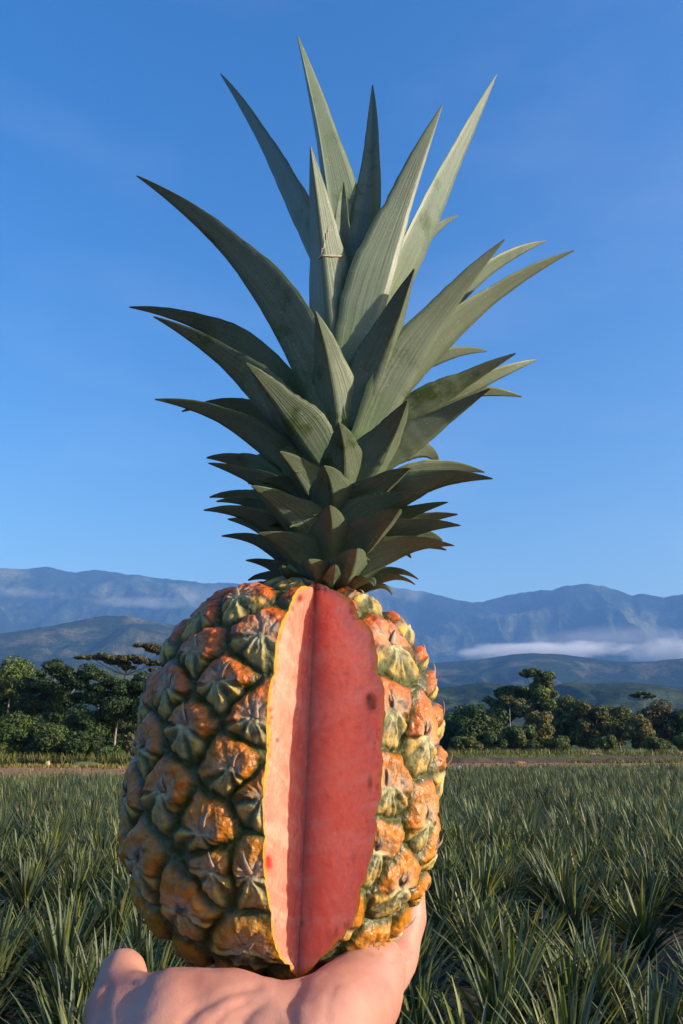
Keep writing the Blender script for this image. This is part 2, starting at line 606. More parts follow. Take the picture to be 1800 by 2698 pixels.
# farthest-point fill so spacing is even
cp = np.array([spt(np.array(t), np.array(u)) for t, u in cand])
fth = RNG.uniform(-np.pi, np.pi, 9000); fu = RNG.integers(8, NU - 8, 9000)
keep = RNG.uniform(0, RR, 9000) < ur[fu]
fth, fu = fth[keep], fu[keep]
fp = spt(fth, fu)
dist = np.min(np.linalg.norm(fp[:, None] - np.array(pts)[None], axis=2), axis=1)
while True:
    j = int(np.argmax(dist))
    if dist[j] < 0.0200: break
    if dist[j] < 0.0240 and math.cos(fth[j]) > 0.05 and fp[j][2] < 0.115: dist[j] = 0; continue
    eyes.append((fth[j], int(fu[j]))); pts.append(fp[j])
    dist = np.minimum(dist, np.linalg.norm(fp - fp[j], axis=1))
EP = np.array(pts)
ET = np.array([e[0] for e in eyes]); EU = np.array([e[1] for e in eyes])
NE = len(eyes)
Eth = np.stack([np.cos(ET), np.sin(ET), 0 * ET], -1)                     # around
Eup = np.stack([tr[EU] * np.sin(ET), -tr[EU] * np.cos(ET), tz[EU]], -1)  # up the profile
Enr = np.stack([unr[EU] * np.sin(ET), -unr[EU] * np.cos(ET), unz[EU]], -1)
Erot = RNG.normal(0, 0.13, NE)
Ernd = RNG.uniform(0, 1, (NE, 4))


def eye_eval(P):
    """height (m) and colour at base-surface points P (n,3)"""
    n = len(P)
    H = np.zeros(n); C = np.zeros((n, 4))
    wob = np.stack([fbm(P * 190, 3, 3), fbm(P * 190, 3, 9), fbm(P * 190, 3, 21)], -1) - 0.5
    for s in range(0, n, 60000):
        p = P[s:s + 60000]
        q = p + wob[s:s + 60000] * 0.0034
        dl = np.linalg.norm(q[:, None] - EP[None], axis=2)
        o = np.argpartition(dl, 2, axis=1)[:, :3]
        dd = np.take_along_axis(dl, o, 1)
        so = np.argsort(dd, axis=1)
        o = np.take_along_axis(o, so, 1); dd = np.take_along_axis(dd, so, 1)
        i1 = o[:, 0]; f1, f2 = dd[:, 0], dd[:, 1]
        rel = q - EP[i1]
        A = (rel * Eth[i1]).sum(1); B = (rel * Eup[i1]).sum(1)
        qq = np.clip(2 * f1 / (f1 + f2), 0, 1)
        ph = np.arctan2(B, A) + Erot[i1]
        ph = (ph + np.pi) % (2 * np.pi) - np.pi
        sp = np.sin(ph)
        ang = np.abs((ph + np.pi / 2 + np.pi) % (2 * np.pi) - np.pi)
        lim = 1.22 + 0.3 * Ernd[i1, 0]
        upw = sstep(lim - 0.16, lim + 0.12, ang)
        rnd = Ernd[i1]
        # ---- height in mm
        h = 3.5 * (1 - qq ** 4.8)
        cren = 0.5 + 0.5 * np.cos(ph * (11 + np.floor(rnd[:, 0] * 5)) + rnd[:, 1] * 6)
        rim = np.exp(-((qq - 0.66) / 0.17) ** 2)
        upH = rim * (0.55 + 0.5 * cren * (rnd[:, 3] > 0.55)) - 1.0 * np.exp(-(qq / 0.3) ** 2)
        split = np.maximum(np.exp(-((ph - (1.05 + (rnd[:, 2] - .5) * .4)) / 0.10) ** 2), np.exp(-((ph - (2.1 + (rnd[:, 1] - .5) * .4)) / 0.10) ** 2)) * sstep(0.1, 0.35, qq) * (1 - sstep(0.7, 0.9, qq))
        upH = upH - 0.7 * split
        rl = 0
        for a0, w0, g0 in ((-1.57 + .3, 0.16, 0.8), (-1.57 - .3, 0.16, 0.8), (-1.57, 0.3, 0.55), (-0.52, 0.19, 1.0), (-2.62, 0.19, 1.0)):
            a1 = a0 + (rnd[:, 3] - 0.5) * 0.25
            rl = np.maximum(rl, g0 * np.exp(-((ph - a1) / w0) ** 2))
        lowH = sstep(0.12, 0.5, qq) * (rl * 1.6 - 1.45) + 0.5 * np.exp(-(qq / 0.28) ** 2)
        h = h + lerp(lowH, upH, upw)
        h += 0.4 * np.exp(-((ang - lim) / 0.1) ** 2) * sstep(0.05, 0.25, qq) * (1 - sstep(0.75, .95, qq))     # the bract's upper hem
        fn = fbm(p * 420, 3, 31) - 0.5
        h += fn * 1.3
        h += sstep(0.15, 0.4, qq) * (1 - sstep(0.75, 0.95, qq)) * (0.15 * np.sin(ph * 17 + rnd[:, 0] * 9 + 4 * fn) * (1 - upw) + 0.05 * np.sin(ph * 24 + rnd[:, 1] * 9 + 5 * fn) * upw)
        h += 1.0 * (fbm(p * 95, 2, 5) - 0.5)
        H[s:s + 60000] = h * 1e-3
        # ---- colour
        zz = p[:, 2:3] / (2 * HH)                       # 0 bottom, 1 top
        n1 = fbm(p * 260, 4, 41)[:, None]; n2 = fbm(p * 130, 3, 51)[:, None]; n3 = fbm(p * 600, 3, 61)[:, None]
        qv = qq[:, None]; hot = sstep(0.35, 0.95, zz)
        orange = lerp(np.array([[0.50, 0.165, 0.010]]), np.array([[0.50, 0.098, 0.010]]), hot)
        orange = lerp(orange, np.array([[0.32, 0.21, 0.018]]), (1 - sstep(0.02, 0.28, zz)) * 0.6)
        orange = lerp(orange, np.array([[0.42, 0.055, 0.015]]), hot * sstep(0.45, 0.7, n2) * 0.7)
        beige = np.array([[0.48, 0.31, 0.17]]); grey = np.array([[0.36, 0.29, 0.22]])
        gpale = np.array([[0.42, 0.385, 0.19]]); gmid = np.array([[0.22, 0.195, 0.06]]); gdark = np.array([[0.045, 0.046, 0.008]])
        yel = np.array([[0.52, 0.30, 0.04]])
        brown = np.array([[0.075, 0.04, 0.03]])
        dry = np.clip((1 - sstep(0.36, 0.66, qv)) * (0.55 + 0.8 * (n1 - 0.3)), 0, 1)
        cu = lerp(orange, beige, dry * 0.95)
        cu = lerp(cu, grey, sstep(0.5, 0.68, n1) * sstep(0.25, .6, 1 - qv) * 0.7)
        cu = lerp(cu, gmid, sstep(0.55, 0.72, n2) * 0.3 * sstep(0.3, 0.6, qv))
        streak = (0.5 + 0.5 * np.sin(ph * 19 + 5 * n1[:, 0] * 3))[:, None]
        rlv = np.clip(rl, 0, 1)[:, None]
        cl = lerp(gdark, gpale, np.clip(rlv * 1.15 + 0.12 * streak + 0.25 * (1 - sstep(0.25, 0.55, qv)), 0, 1))
        cl = lerp(cl, grey, sstep(0.42, 0.66, n2) * 0.6 * rlv)
        cl = lerp(cl, gmid, sstep(.54, .66, n1) * 0.4)
        cl = lerp(cl, yel, sstep(0.40, 0.66, qv) * np.clip(rlv * 1.3 - 0.25, 0, 1))
        cl = lerp(cl, gpale * 1.15, (1 - sstep(0.1, 0.4, qv)) * 0.7)
        c = lerp(cl, cu, upw[:, None])
        gap = np.exp(-(((ang - lim - 0.06) / 0.07) ** 2))[:, None] * sstep(0.3, 0.55, qv)  # gap shadow along the bract hem, painted as a dark line
        c = lerp(c, gdark, gap * 0.85)
        # dried flower at the centre
        cen = np.exp(-(qv / 0.17) ** 2) * sstep(0.38, 0.62, n3 * 0.6 + n1 * 0.4)
        c = lerp(c, brown, np.clip(cen * 1.3, 0, 0.9))
        c = lerp(c, brown * 1.2, sstep(0.66, 0.74, n1) * 0.6 * (1 - sstep(.6, .85, qv)))
        # green in the seams, coloured darker to deepen the crevice shade
        c = lerp(c, lerp(gdark * 0.8, np.array([[0.07, 0.085, 0.010]]), n2), sstep(0.80, 0.95, qv) * 0.95)
        C[s:s + 60000, :3] = np.clip(c, 0.004, 1)
        C[s:s + 60000, 3] = np.clip(lerp(1.35, 0.68, upw * sstep(0.5, 0.75, qq)), 0.5, 1.4)
    return H, C


# --- the notch: two vertical cut planes meeting in a groove line
def pick(x, y):
    d2 = (gx - x) ** 2 + (gy - y) ** 2 + np.where(front, 0, 1e9)
    kk = np.unravel_index(np.argmin(d2), d2.shape)
    return GP[kk] * 1.035


def at_local(x, y, ly):
    """point of the view ray through (x, y) at local depth ly"""
    return w2l(at(x, y, BASE[1] + ly))


GY0, GY1 = -0.51 * RR, -0.33 * RR
ga = at_local(790, 2480, GY0); gb = at_local(826, 1640, GY1)


def groove(iu):
    z = uz[iu] + HH
    t = (z - ga[2]) / (gb[2] - ga[2])
    return np.stack([lerp(ga[0], gb[0], t), lerp(GY0, GY1, t)], -1)


gm = lerp(ga, gb, 0.5)[:2]
dL = pick(697, 2050)[:2] - gm; dL /= np.linalg.norm(dL)
dR = pick(992, 2030)[:2] - gm; dR /= np.linalg.norm(dR)
IU = np.arange(NU)
G = groove(IU)
HMEAN = 0.0026


def soften(h, w):
    """less relief next to the cut, where the knife passed"""
    return HMEAN + (h - HMEAN) * (0.5 + 0.5 * sstep(0, 0.006, w))


def rim(dv):
    h = np.full(NU, 0.0026)
    for it in range(6):
        rho = ur + h * unr
        gd = G @ dv
        disc = gd ** 2 - ((G ** 2).sum(1) - rho ** 2)
        ok = (G ** 2).sum(1) < rho ** 2
        t = np.where(ok, -gd + np.sqrt(np.maximum(disc, 0)), 0)
        P = G + t[:, None] * dv
        th = np.arctan2(P[:, 0], -P[:, 1])
        h, _ = eye_eval(spt(th, IU)); h = soften(h, 0.0)
    return th, ok, t


thR, okR, tR = rim(dR)
thL, okL, tL = rim(dL)
thG = np.arctan2(G[:, 0], -G[:, 1])
thR = np.where(okR, thR, thG); thL = np.where(okL, thL, thG)

NC = 640
s = np.linspace(-1, 1, NC)
s = 0.35 * s + 0.65 * np.sign(s) * (1 - (1 - np.abs(s)) ** 2.0)
s = (s + 1) / 2
TH = thR[:, None] + (thL + 2 * np.pi - thR)[:, None] * s[None, :]
UU = np.repeat(IU[:, None], NC, 1)
BP = spt(TH, UU).reshape(-1, 3)
h, c = eye_eval(BP)
rimw = np.minimum(TH - thR[:, None], (thL + 2 * np.pi - thR)[:, None] + thR[:, None] - TH) * ur[:, None]
rimw = np.where((okR & okL)[:, None], rimw, 1.0).ravel()
h = soften(h, rimw)
nrm = np.stack([unr[UU] * np.sin(TH), -unr[UU] * np.cos(TH), unz[UU]], -1).reshape(-1, 3)
fade = np.minimum(1, (ur[UU].ravel() / 0.012))
RP = BP + nrm * (h * fade)[:, None]
rind = mesh_np('rind', RP, grid_faces(NU, NC), M['rind'], pine, True, col=c)
RG = RP.reshape(NU, NC, 3)

# --- flesh: the two cut walls
NW = 70
flV = []; flC = []; flF = []; off = 0
rows = np.where(okR & okL)[0]
r0, r1 = rows.min() - 1, rows.max() + 1
rr_ = np.arange(max(0, r0), min(NU - 1, r1) + 1)
SPOTS_R = [(978, 1850, 15, 24, 0.95, (0.10, 0.006, 0.01)), (972, 1838, 6, 8, 1, (0.05, 0.004, 0.004)), (985, 1862, 6, 9, 1, (0.05, 0.004, 0.004)),
           (975, 2062, 7, 20, 0.7, (0.12, 0.03, 0.01)), (796, 2432, 7, 10, 0.6, (0.08, 0.02, 0.01)),
           (932, 2260, 8, 22, 0.3, (0.3, 0.03, 0.03)), (944, 1916, 14, 5, 0.35, (0.3, 0.05, 0.02)), (912, 1775, 10, 4, 0.3, (0.4, 0.05, 0.02))]
SPOTS_L = [(708, 2275, 11, 22, 0.9, (0.50, 0.02, 0.01)), (706, 2262, 4, 6, 0.8, (0.2, 0.01, 0.01)), (790, 1577, 9, 12, 0.9, (0.16, 0.03, 0.01)),
           (712, 1870, 6, 7, 0.7, (0.5, 0.06, 0.01)), (716, 1890, 5, 6, 0.7, (0.5, 0.06, 0.01)), (711, 1905, 4, 5, 0.6, (0.4, 0.05, 0.01)),
           (731, 1950, 5, 7, 0.8, (0.6, 0.03, 0.02)), (738, 1683, 4, 12, 0.5, (0.2, 0.1, 0.01)), (745, 2060, 4, 5, .4, (0.6, .05, .03))]
for side, dv, ci, spots in (('R', dR, 0, SPOTS_R), ('L', dL, NC - 1, SPOTS_L)):
    rimP = RG[rr_, ci]
    gP = np.stack([G[rr_, 0], G[rr_, 1], rimP[:, 2]], -1)
    t = np.linspace(0, 1, NW) ** 1.35
    kz = np.ones(31) / 31
    zs_ = np.convolve(np.pad(rimP[:, 2], 15, 'edge'), kz, 'valid')
    P = rimP[:, None] + (gP - rimP)[:, None] * t[None, :, None]
    wz = sstep(0.0, 0.25, t)[None, :]
    mid_ = (np.arange(len(rr_)) > 16) & (np.arange(len(rr_)) < len(rr_) - 17)
    P[:, :, 2] = np.where(mid_[:, None], lerp(P[:, :, 2], zs_[:, None], wz), P[:, :, 2])
    wd = np.linalg.norm((gP - rimP), axis=1)[:, None] * t[None, :]     # metres from the skin
    nv = np.array([-dv[1], dv[0], 0.0]);
    if nv[1] > 0: nv = -nv
    edge = sstep(0, 0.004, wd) * (1 - 0.0)
    Pn = P.reshape(-1, 3); w0 = wd
    dis = (fbm(Pn * 70, 3, 77) - 0.5) * 0.0018 + (fbm(Pn * 300, 3, 78) - 0.5) * 0.0009 + (fbm(np.stack([w0.ravel() * 90, (Pn[:, 2] - 0.35 * (0.03 - w0.ravel())) * 500, Pn[:, 0] * 10], -1), 2, 99) - 0.5) * 0.00035
    gro = sstep(0, 0.004, np.linalg.norm(P - gP[:, None], axis=2)).ravel()
    P = (Pn + nv * (dis * edge.ravel() * gro)[:, None])
    w = wd.reshape(-1, 1)
    na = fbm(Pn * np.array([60, 60, 22]), 4, 91)[:, None]; nb = fbm(Pn * 330, 3, 95)[:, None]
    # rays of fibre running from the core outwards and up
    fibv = fbm(np.stack([w[:, 0] * 35, (Pn[:, 2] - 0.35 * (0.03 - w[:, 0])) * 300, Pn[:, 0] * 10], -1), 3, 99)[:, None]
    fl = lerp(np.array([[0.77, 0.215, 0.145]]), np.array([[0.82, 0.305, 0.215]]), sstep(0.3, 0.7, na))
    fl = lerp(fl, np.array([[0.82, 0.40, 0.29]]), sstep(0.48, 0.75, fibv) * 0.55)
    fl = lerp(fl, np.array([[0.66, 0.13, 0.09]]), sstep(0.58, 0.76, nb) * 0.25)
    band = 0.0016 + 0.0045 * (na - 0.45) + 0.004 * (fbm(Pn * 240, 2, 55)[:, None] - 0.5)
    band = np.maximum(band, 0.0005)
    zt = Pn[:, 2:3] / (2 * HH)
    band = band * lerp(1.0, 1.7, sstep(0.8, 1, zt)) * (1.0 if side == 'L' else 0.8)
    col = lerp(np.array([[0.80, 0.30, 0.05]]), fl, sstep(band * 0.55, band * 1.5, w))
    col = lerp(np.array([[0.70, 0.29, 0.03]]), col, sstep(band * 0.1, band * 0.7, w))
    col = lerp(np.array([[0.20, 0.19, 0.02]]), col, sstep(0.0, band * 0.25, w))
    rs_ = np.random.default_rng(5 if side == 'L' else 6)
    for q in range(22):
        i0 = rs_.integers(12, len(rr_) - 12); ww = rs_.uniform(0.0008, 0.0045); c0 = P.reshape(len(rr_), NW, 3)[i0, np.argmin(np.abs(wd[i0] - ww))]
        dv_ = P - c0; e = np.exp(-((np.linalg.norm(dv_ * np.array([1, 1, rs_.uniform(.5, 1.3)]), axis=1) / rs_.uniform(0.0004, 0.0010)) ** 2)) * rs_.uniform(0.3, 0.8)
        col = lerp(col, np.array([[0.30, 0.06, 0.015]]), e[:, None])
    px_, py_ = project(l2w(P))
    for (sx, sy, ax_, ay_, k_, cc) in spots:
        e = np.exp(-(((px_ - sx) / ax_) ** 2 + ((py_ - sy) / ay_) ** 2) ** 1.5 * (0.5 + 1.1 * nb[:, 0]))
        col = lerp(col, np.array([cc]), (e * k_)[:, None])
    flV.append(P); flC.append(col)
    f = grid_faces(len(rr_), NW, off)
    flF.append(f[:, ::-1] if side == 'R' else f)
    off += len(P)
flesh = mesh_np('flesh', np.concatenate(flV), flF, M['flesh'], pine, True, col=np.concatenate(flC))

# --- dried bract tips at the eyes (sub-parts of the rind)
for i in range(NE):
    th, iu = ET[i], EU[i]
    # skip where the wedge was cut away
    a_, b_ = thL[iu], thR[iu]
    if a_ - 0.03 < th < b_ + 0.03 and okL[iu]: continue
    if len([o for o in rind.children]) >= 96: break
    facing = math.cos(th)
    L = (0.0042 + 0.0036 * Ernd[i, 0]) * (1 - 0.45 * sstep(0.75, 0.92, EU[i] / NU))
    if abs(math.sin(th)) > 0.9: L *= 1.2
    base = EP[i] + Enr[i] * 0.0024
    t = np.linspace(0, 1, 7)[:, None]
    lift = 0.12 + 0.4 * Ernd[i, 1]
    side = (Ernd[i, 2] - 0.5) * 1.3
    curve = base + Eup[i] * (L * t) + Enr[i] * (L * lift * np.sin(t * 2.2)) + Eth[i] * (L * side * t ** 1.5)
    wv = 0.0015 * (1 - t) ** 0.8 + 0.00012
    T = Eup[i] + Enr[i] * lift + Eth[i] * side
    S = np.cross(T, Enr[i]); S /= np.linalg.norm(S)
    Nn = np.cross(S, T); Nn /= np.linalg.norm(Nn)
    ring = []
    for aa in np.linspace(0, 2 * np.pi, 6, endpoint=False):
        ring.append(curve + S * (wv * math.cos(aa)) + Nn * (wv * 0.35 * math.sin(aa)))
    V = np.stack(ring, 1).reshape(-1, 3)
    mb = MB(); mb.add(V, grid_faces(7, 6, wrap=True))
    mb.build('bract', M['bract'], rind)

# ------------------------------------------------------------------ crown
# leaf: base, mid, tip in photo pixels; forward reach of the tip (cm towards the camera); width px; channel depth; droop of tip
LEAVES = [
    # x0,y0, x1,y1, x2,y2, f, w
    ((930, 800), (868, 450), (783, 93), -2.0, 92),      # tall back-left
    ((888, 970), (848, 610), (818, 385), 3.1, 124),     # tall front
    ((850, 720), (712, 395), (582, 196), -2.2, 62),     # dark back-left
    ((950, 800), (980, 440), (982, 224), -3.5, 72),     # centre back
    ((958, 960), (1072, 530), (1166, 278), 2.3, 112),   # right tall
    ((1010, 880), (1175, 470), (1309, 197), -1.8, 100),  # far right tall
    ((835, 1100), (650, 720), (360, 464), 3.2, 112),    # left big
    ((1018, 1150), (1155, 850), (1330, 632), 2.7, 104),  # right
    ((1050, 1080), (1240, 830), (1512, 661), -0.6, 72),  # right behind
    ((1120, 930), (1290, 710), (1437, 637), -3.0, 52),
    ((1070, 760), (1140, 615), (1205, 570), -2.6, 34),
    ((900, 1160), (868, 965), (831, 820), 4.0, 122),    # front centre
    ((963, 1130), (1028, 880), (1092, 709), 4.3, 116),
    ((760, 1040), (580, 880), (341, 810), -1.0, 70),    # left upper
    ((775, 1200), (600, 960), (404, 835), 2.6, 96),
    ((835, 1215), (745, 1080), (648, 957), 4.2, 104),
    ((770, 1270), (610, 1115), (408, 1053), 1.9, 72),
    ((730, 1150), (640, 1075), (480, 1085), -1.4, 44),
    ((905, 1320), (905, 1205), (893, 1115), 4.4, 108),
    ((955, 1300), (1022, 1160), (1073, 1057), 4.0, 106),
    ((1050, 1225), (1170, 1110), (1291, 1025), 2.6, 80),
    ((1085, 1120), (1220, 1010), (1359, 932), 1.6, 74),
    ((1180, 1075), (1320, 985), (1413, 949), -1.6, 50),
    ((1100, 1065), (1240, 1036), (1374, 1046), -2.6, 44),
    ((1120, 980), (1205, 932), (1281, 927), -2.8, 34),
    ((1070, 1215), (1120, 1195), (1156, 1230), -2.4, 44),
    ((835, 1340), (785, 1250), (737, 1190), 4.0, 92),
    ((880, 1390), (874, 1295), (853, 1228), 4.6, 112),
    ((935, 1385), (1005, 1290), (1080, 1235), 4.0, 90),
    ((1030, 1330), (1150, 1270), (1298, 1262), 1.6, 72),
    ((1030, 1290), (1140, 1240), (1276, 1245), -1.8, 52),
    ((1030, 1330), (1115, 1285), (1210, 1246), 3.2, 70),
    ((735, 1290), (650, 1225), (545, 1207), -1.4, 56),
    ((745, 1320), (650, 1255), (549, 1221), 1.2, 56),
    ((825, 1440), (750, 1350), (663, 1281), 3.8, 100),
    ((835, 1350), (760, 1285), (677, 1265), 2.4, 64),
    ((872, 1490), (872, 1405), (868, 1332), 4.4, 104),
    ((925, 1425), (1005, 1340), (1098, 1304), 3.6, 84),
    ((930, 1475), (995, 1395), (1052, 1342), 4.2, 96),
    ((1020, 1390), (1105, 1345), (1180, 1324), 1.8, 46),
    ((1020, 1410), (1115, 1370), (1206, 1356), 0.6, 50),
    ((985, 1455), (1095, 1395), (1213, 1385), 2.4, 72),
    ((960, 1512), (1085, 1440), (1196, 1438), 2.2, 74),
    ((1050, 1440), (1110, 1412), (1164, 1424), -1.4, 36),
    ((1000, 1480), (1080, 1438), (1176, 1450), -0.8, 40),
    ((730, 1370), (650, 1312), (553, 1311), -0.8, 46),
    ((735, 1380), (670, 1330), (570, 1322), 0.6, 44),
    ((770, 1452), (660, 1362), (537, 1345), 1.6, 64),
    ((725, 1430), (665, 1385), (601, 1369), -0.8, 34),
    ((760, 1500), (690, 1432), (584, 1413), 0.8, 46),
    ((815, 1505), (760, 1445), (681, 1405), 3.0, 90),
    ((755, 1525), (705, 1488), (648, 1477), 0.6, 40),
    ((850, 1548), (832, 1510), (812, 1475), 3.2, 92),
    ((898, 1545), (920, 1495), (940, 1446), 3.6, 96),
    ((872, 1558), (876, 1525), (882, 1488), 3.8, 46),
    ((985, 1540), (1050, 1507), (1101, 1526), 0.8, 30),
    ((980, 1548), (1045, 1522), (1092, 1540), 1.4, 26),
    ((960, 1560), (1000, 1544), (1032, 1566), 1.8, 26),
    ((745, 1540), (700, 1520), (655, 1530), -0.6, 28),
    ((760, 1548), (715, 1535), (675, 1545), 0.8, 26),
    ((800, 1555), (765, 1525), (742, 1490), 2.6, 44),
    ((700, 1000), (650, 960), (600, 950), -3.0, 36),
    ((840, 960), (770, 850), (700, 760), -2.6, 52),
    ((1000, 1450), (1030, 1440), (1082, 1470), -1.6, 40),
    ((930, 1552), (960, 1530), (985, 1545), 2.6, 34),
    ((740, 1260), (690, 1215), (662, 1222), -2.0, 36),
    ((900, 780), (900, 600), (905, 480), -1.0, 70),
]


_lr = random.Random(5)
for _k in range(26):      # small leaves packed round the foot of the crown
    _y = _lr.uniform(1300, 1535); _a = _lr.choice([-1, 1]) * _lr.uniform(0.35, 2.6)
    _len = lerp(250, 150, (_y - 1300) / 235) * _lr.uniform(0.8, 1.1)
    _x0 = lerp(905, 868, (_y - 1300) / 235)
    _tx = _x0 + math.sin(_a) * _len * 0.95; _f = math.cos(_a) * _len * 0.0145
    _ty = _y - _lr.uniform(30, 80) - (25 if _f > 2 else 0)
    LEAVES.append(((_x0 + math.sin(_a) * 45, _y + 10), (_x0 + math.sin(_a) * _len * 0.55, (_y + _ty) / 2 - 22), (_tx, _ty), round(min(_f, 3.2), 2), lerp(60, 40, (_y - 1300) / 235)))


def crown_axis_x(py):
    return lerp(840, 905, np.clip((1550 - py) / 700, 0, 1)) + max(0, (850 - py)) * 0.03


stem_top = at(900, 900, D); stem_bot = l2w(np.array([0.0, 0, 2 * HH - 0.004]))
mb = MB()
tt = np.linspace(0, 1, 10)
tube(mb, w2l(stem_bot + (stem_top - stem_bot) * tt[:, None]), lerp(0.0125, 0.005, tt), 14)
crown = mb.build('crown', M['stem'], pine)

for li, (b0, m0, t0, f, wpx) in enumerate(LEAVES):
    axx = crown_axis_x(b0[1])
    bx = lerp(b0[0], axx, 0.25)
    fb = 0.10 * f + (0.5 if f > 2 else 0.0)
    fm = 0.52 * f + (0.15 if f > 2 else 0)
    P0 = at(bx, b0[1] + 8, D - fb / 100); P1 = at(m0[0], m0[1], D - fm / 100); P2 = at(t0[0], t0[1], D - f / 100)
    # quadratic through the three points, by chord length
    c1 = np.linalg.norm(P1 - P0); c2 = np.linalg.norm(P2 - P1); tm = c1 / (c1 + c2)
    Q = (P1 - (1 - tm) ** 2 * P0 - tm ** 2 * P2) / (2 * tm * (1 - tm))
    t = np.linspace(0, 1, 30)[:, None]
    curve = (1 - t) ** 2 * P0 + 2 * t * (1 - t) * Q + t ** 2 * P2
    # the sheathing base, tucked in against the stem below the visible part
    S0 = at(lerp(bx, crown_axis_x(b0[1] + 60), 0.8), b0[1] + 75, D - fb * 0.3 / 100)
    e = np.linspace(0, 1, 7)[:-1, None]
    tan0 = (Q - P0) / np.linalg.norm(Q - P0) * np.linalg.norm(P0 - S0)
    ext = (1 - e) ** 2 * S0 + 2 * e * (1 - e) * (P0 - tan0 * 0.5) + e ** 2 * P0
    curve = np.concatenate([ext, curve])
    n = len(curve)
    tf = np.concatenate([np.zeros(6), t[:, 0]])
    T = np.gradient(curve, axis=0); T /= np.linalg.norm(T, axis=1)[:, None]
    lat = P2[0] - at(axx, b0[1], D)[0]
    fw = f / 100
    az = math.atan2(lat, fw)                 # 0 towards the camera, + right
    if f > 2.0: az = max(-1.15, min(1.15, az * 0.85))
    S = np.array([math.cos(az), math.sin(az), 0.0])
    S = S - (T @ S)[:, None] * T; S /= np.linalg.norm(S, axis=1)[:, None]
    outw = np.array([math.sin(az), -math.cos(az), -0.25])
    Nn = np.cross(S, T)
    sg = np.sign((Nn @ outw).mean()); Nn *= sg
    depth = (D - fm / 100) * 0.97
    wm = wpx / F * depth * 0.5
    length = c1 + c2
    prof = np.clip(0.74 + 0.3 * np.sin(np.clip(tf / 0.6, 0, 1) * np.pi * 0.9), 0, 2) * (1 - tf ** 2.3) ** 1.02
    wv = wm * prof * (1 + 0.035 * np.array([random.gauss(0, 0.5) for _ in range(n)]) * (tf < 0.97)) + 0.00022
    nx = 11
    u = np.linspace(-1, 1, nx)
    ch = 0.78 + 0.15 * random.random()
    wob = (np.sin(tf * 9 + li) * 0.03)[:, None]
    keel = (1 - np.abs(u) ** 1.02)[None, :]
    for it in range(3):
        outer = curve[:, None] + S[:, None] * (wv[:, None] * u[None, :])[..., None] + Nn[:, None] * ((wv[:, None]) * ((keel - 0.5) * ch + wob * u[None, :] ** 2))[..., None]
        # blade width as the photo shows it
        k_ = int(6 + 30 * 0.38)
        ox, oy = project(outer[k_]); ax_, ay_ = project(curve[k_ + 1]); bx_, by_ = project(curve[k_ - 1])
        tx_, ty_ = ax_ - bx_, ay_ - by_; ll = math.hypot(tx_, ty_)
        ex = (ox * -ty_ + oy * tx_) / ll
        got = ex.max() - ex.min()
        fac = min(1.8, max(0.7, wpx * (1.02 if li < 13 else (1.1 if (f > 2.8 and b0[1] > 1200) else 0.97)) / got)) if it < 2 else 1.0
        if wv.max() * fac > 0.0145: fac = 0.0145 / wv.max()
        wv = wv * fac
    th_ = 0.0012 * (1 - u[None, :] ** 2) * np.minimum(1, wv / 0.004)[:, None] + 0.00012
    inner = outer - Nn[:, None] * th_[..., None]
    uvs = np.stack(np.broadcast_arrays((u[None, :] + 1) / 2, tf[:, None]), -1)
    V = np.concatenate([outer.reshape(-1, 3), inner.reshape(-1, 3)])
    f1 = grid_faces(n, nx); f2 = grid_faces(n, nx, n * nx)[:, ::-1]
    o_ = n * nx
    i_ = np.arange(n - 1)
    e1 = np.stack([i_ * nx, (i_ + 1) * nx, (i_ + 1) * nx + o_, i_ * nx + o_], -1)
    e2 = np.stack([i_ * nx + nx - 1, i_ * nx + nx - 1 + o_, (i_ + 1) * nx + nx - 1 + o_, (i_ + 1) * nx + nx - 1], -1)
    mb = MB()
    mb.add(w2l(V), np.concatenate([f1, f2, e1, e2]), uv=np.concatenate([uvs.reshape(-1, 2)] * 2))
    if li == 1:      # an old dry scar across the tall front leaf
        cc = []
        for k2 in range(9):
            s2 = k2 / 8
            uu = lerp(-0.35, 0.9, s2)
            ti = 0.545 - 0.012 * math.sin(s2 * 3)
            ii = 6 + int(ti * 29)
            pk = curve[ii] + S[ii] * wv[ii] * uu + Nn[ii] * (wv[ii] * ((1 - abs(uu) ** 1.02) - 0.5) * ch + 0.0002)
            cc.append(pk)
        tube(mb, w2l(np.array(cc)), [0.0002] + [0.00055 + 0.0002 * math.sin(q * 2.1) for q in range(7)] + [0.0002], 6, mi=1)
        cc = []
        for k2 in range(8):
            s2 = k2 / 7
            uu = lerp(-0.05, 0.5, s2); ti = lerp(0.55, 0.66, s2)
            ii = 6 + int(ti * 29)
            pk = curve[ii] + S[ii] * wv[ii] * uu + Nn[ii] * (wv[ii] * ((1 - abs(uu) ** 1.02) - 0.5) * ch + 0.0001)
            cc.append(pk)
        tube(mb, w2l(np.array(cc)), [0.0003] * 7 + [0.0001], 6, mi=1)
    lf = mb.build('leaf', [M['leaf'], M['scar']], crown, True, uv=True)

# ------------------------------------------------------------------ hand
def pt(px, py, Y): return at(px, py, Y)


caps = []


def cap(p0, r0, p1, r1): caps.append((np.asarray(p0, float), r0, np.asarray(p1, float), r1))


def rel(x, y, z): return np.array([x, y, CAM[2] + z])


FB = BASE[2] - CAM[2]                 # fruit bottom, relative to the camera
PZ = FB - 0.0115                      # centre height of the palm slab
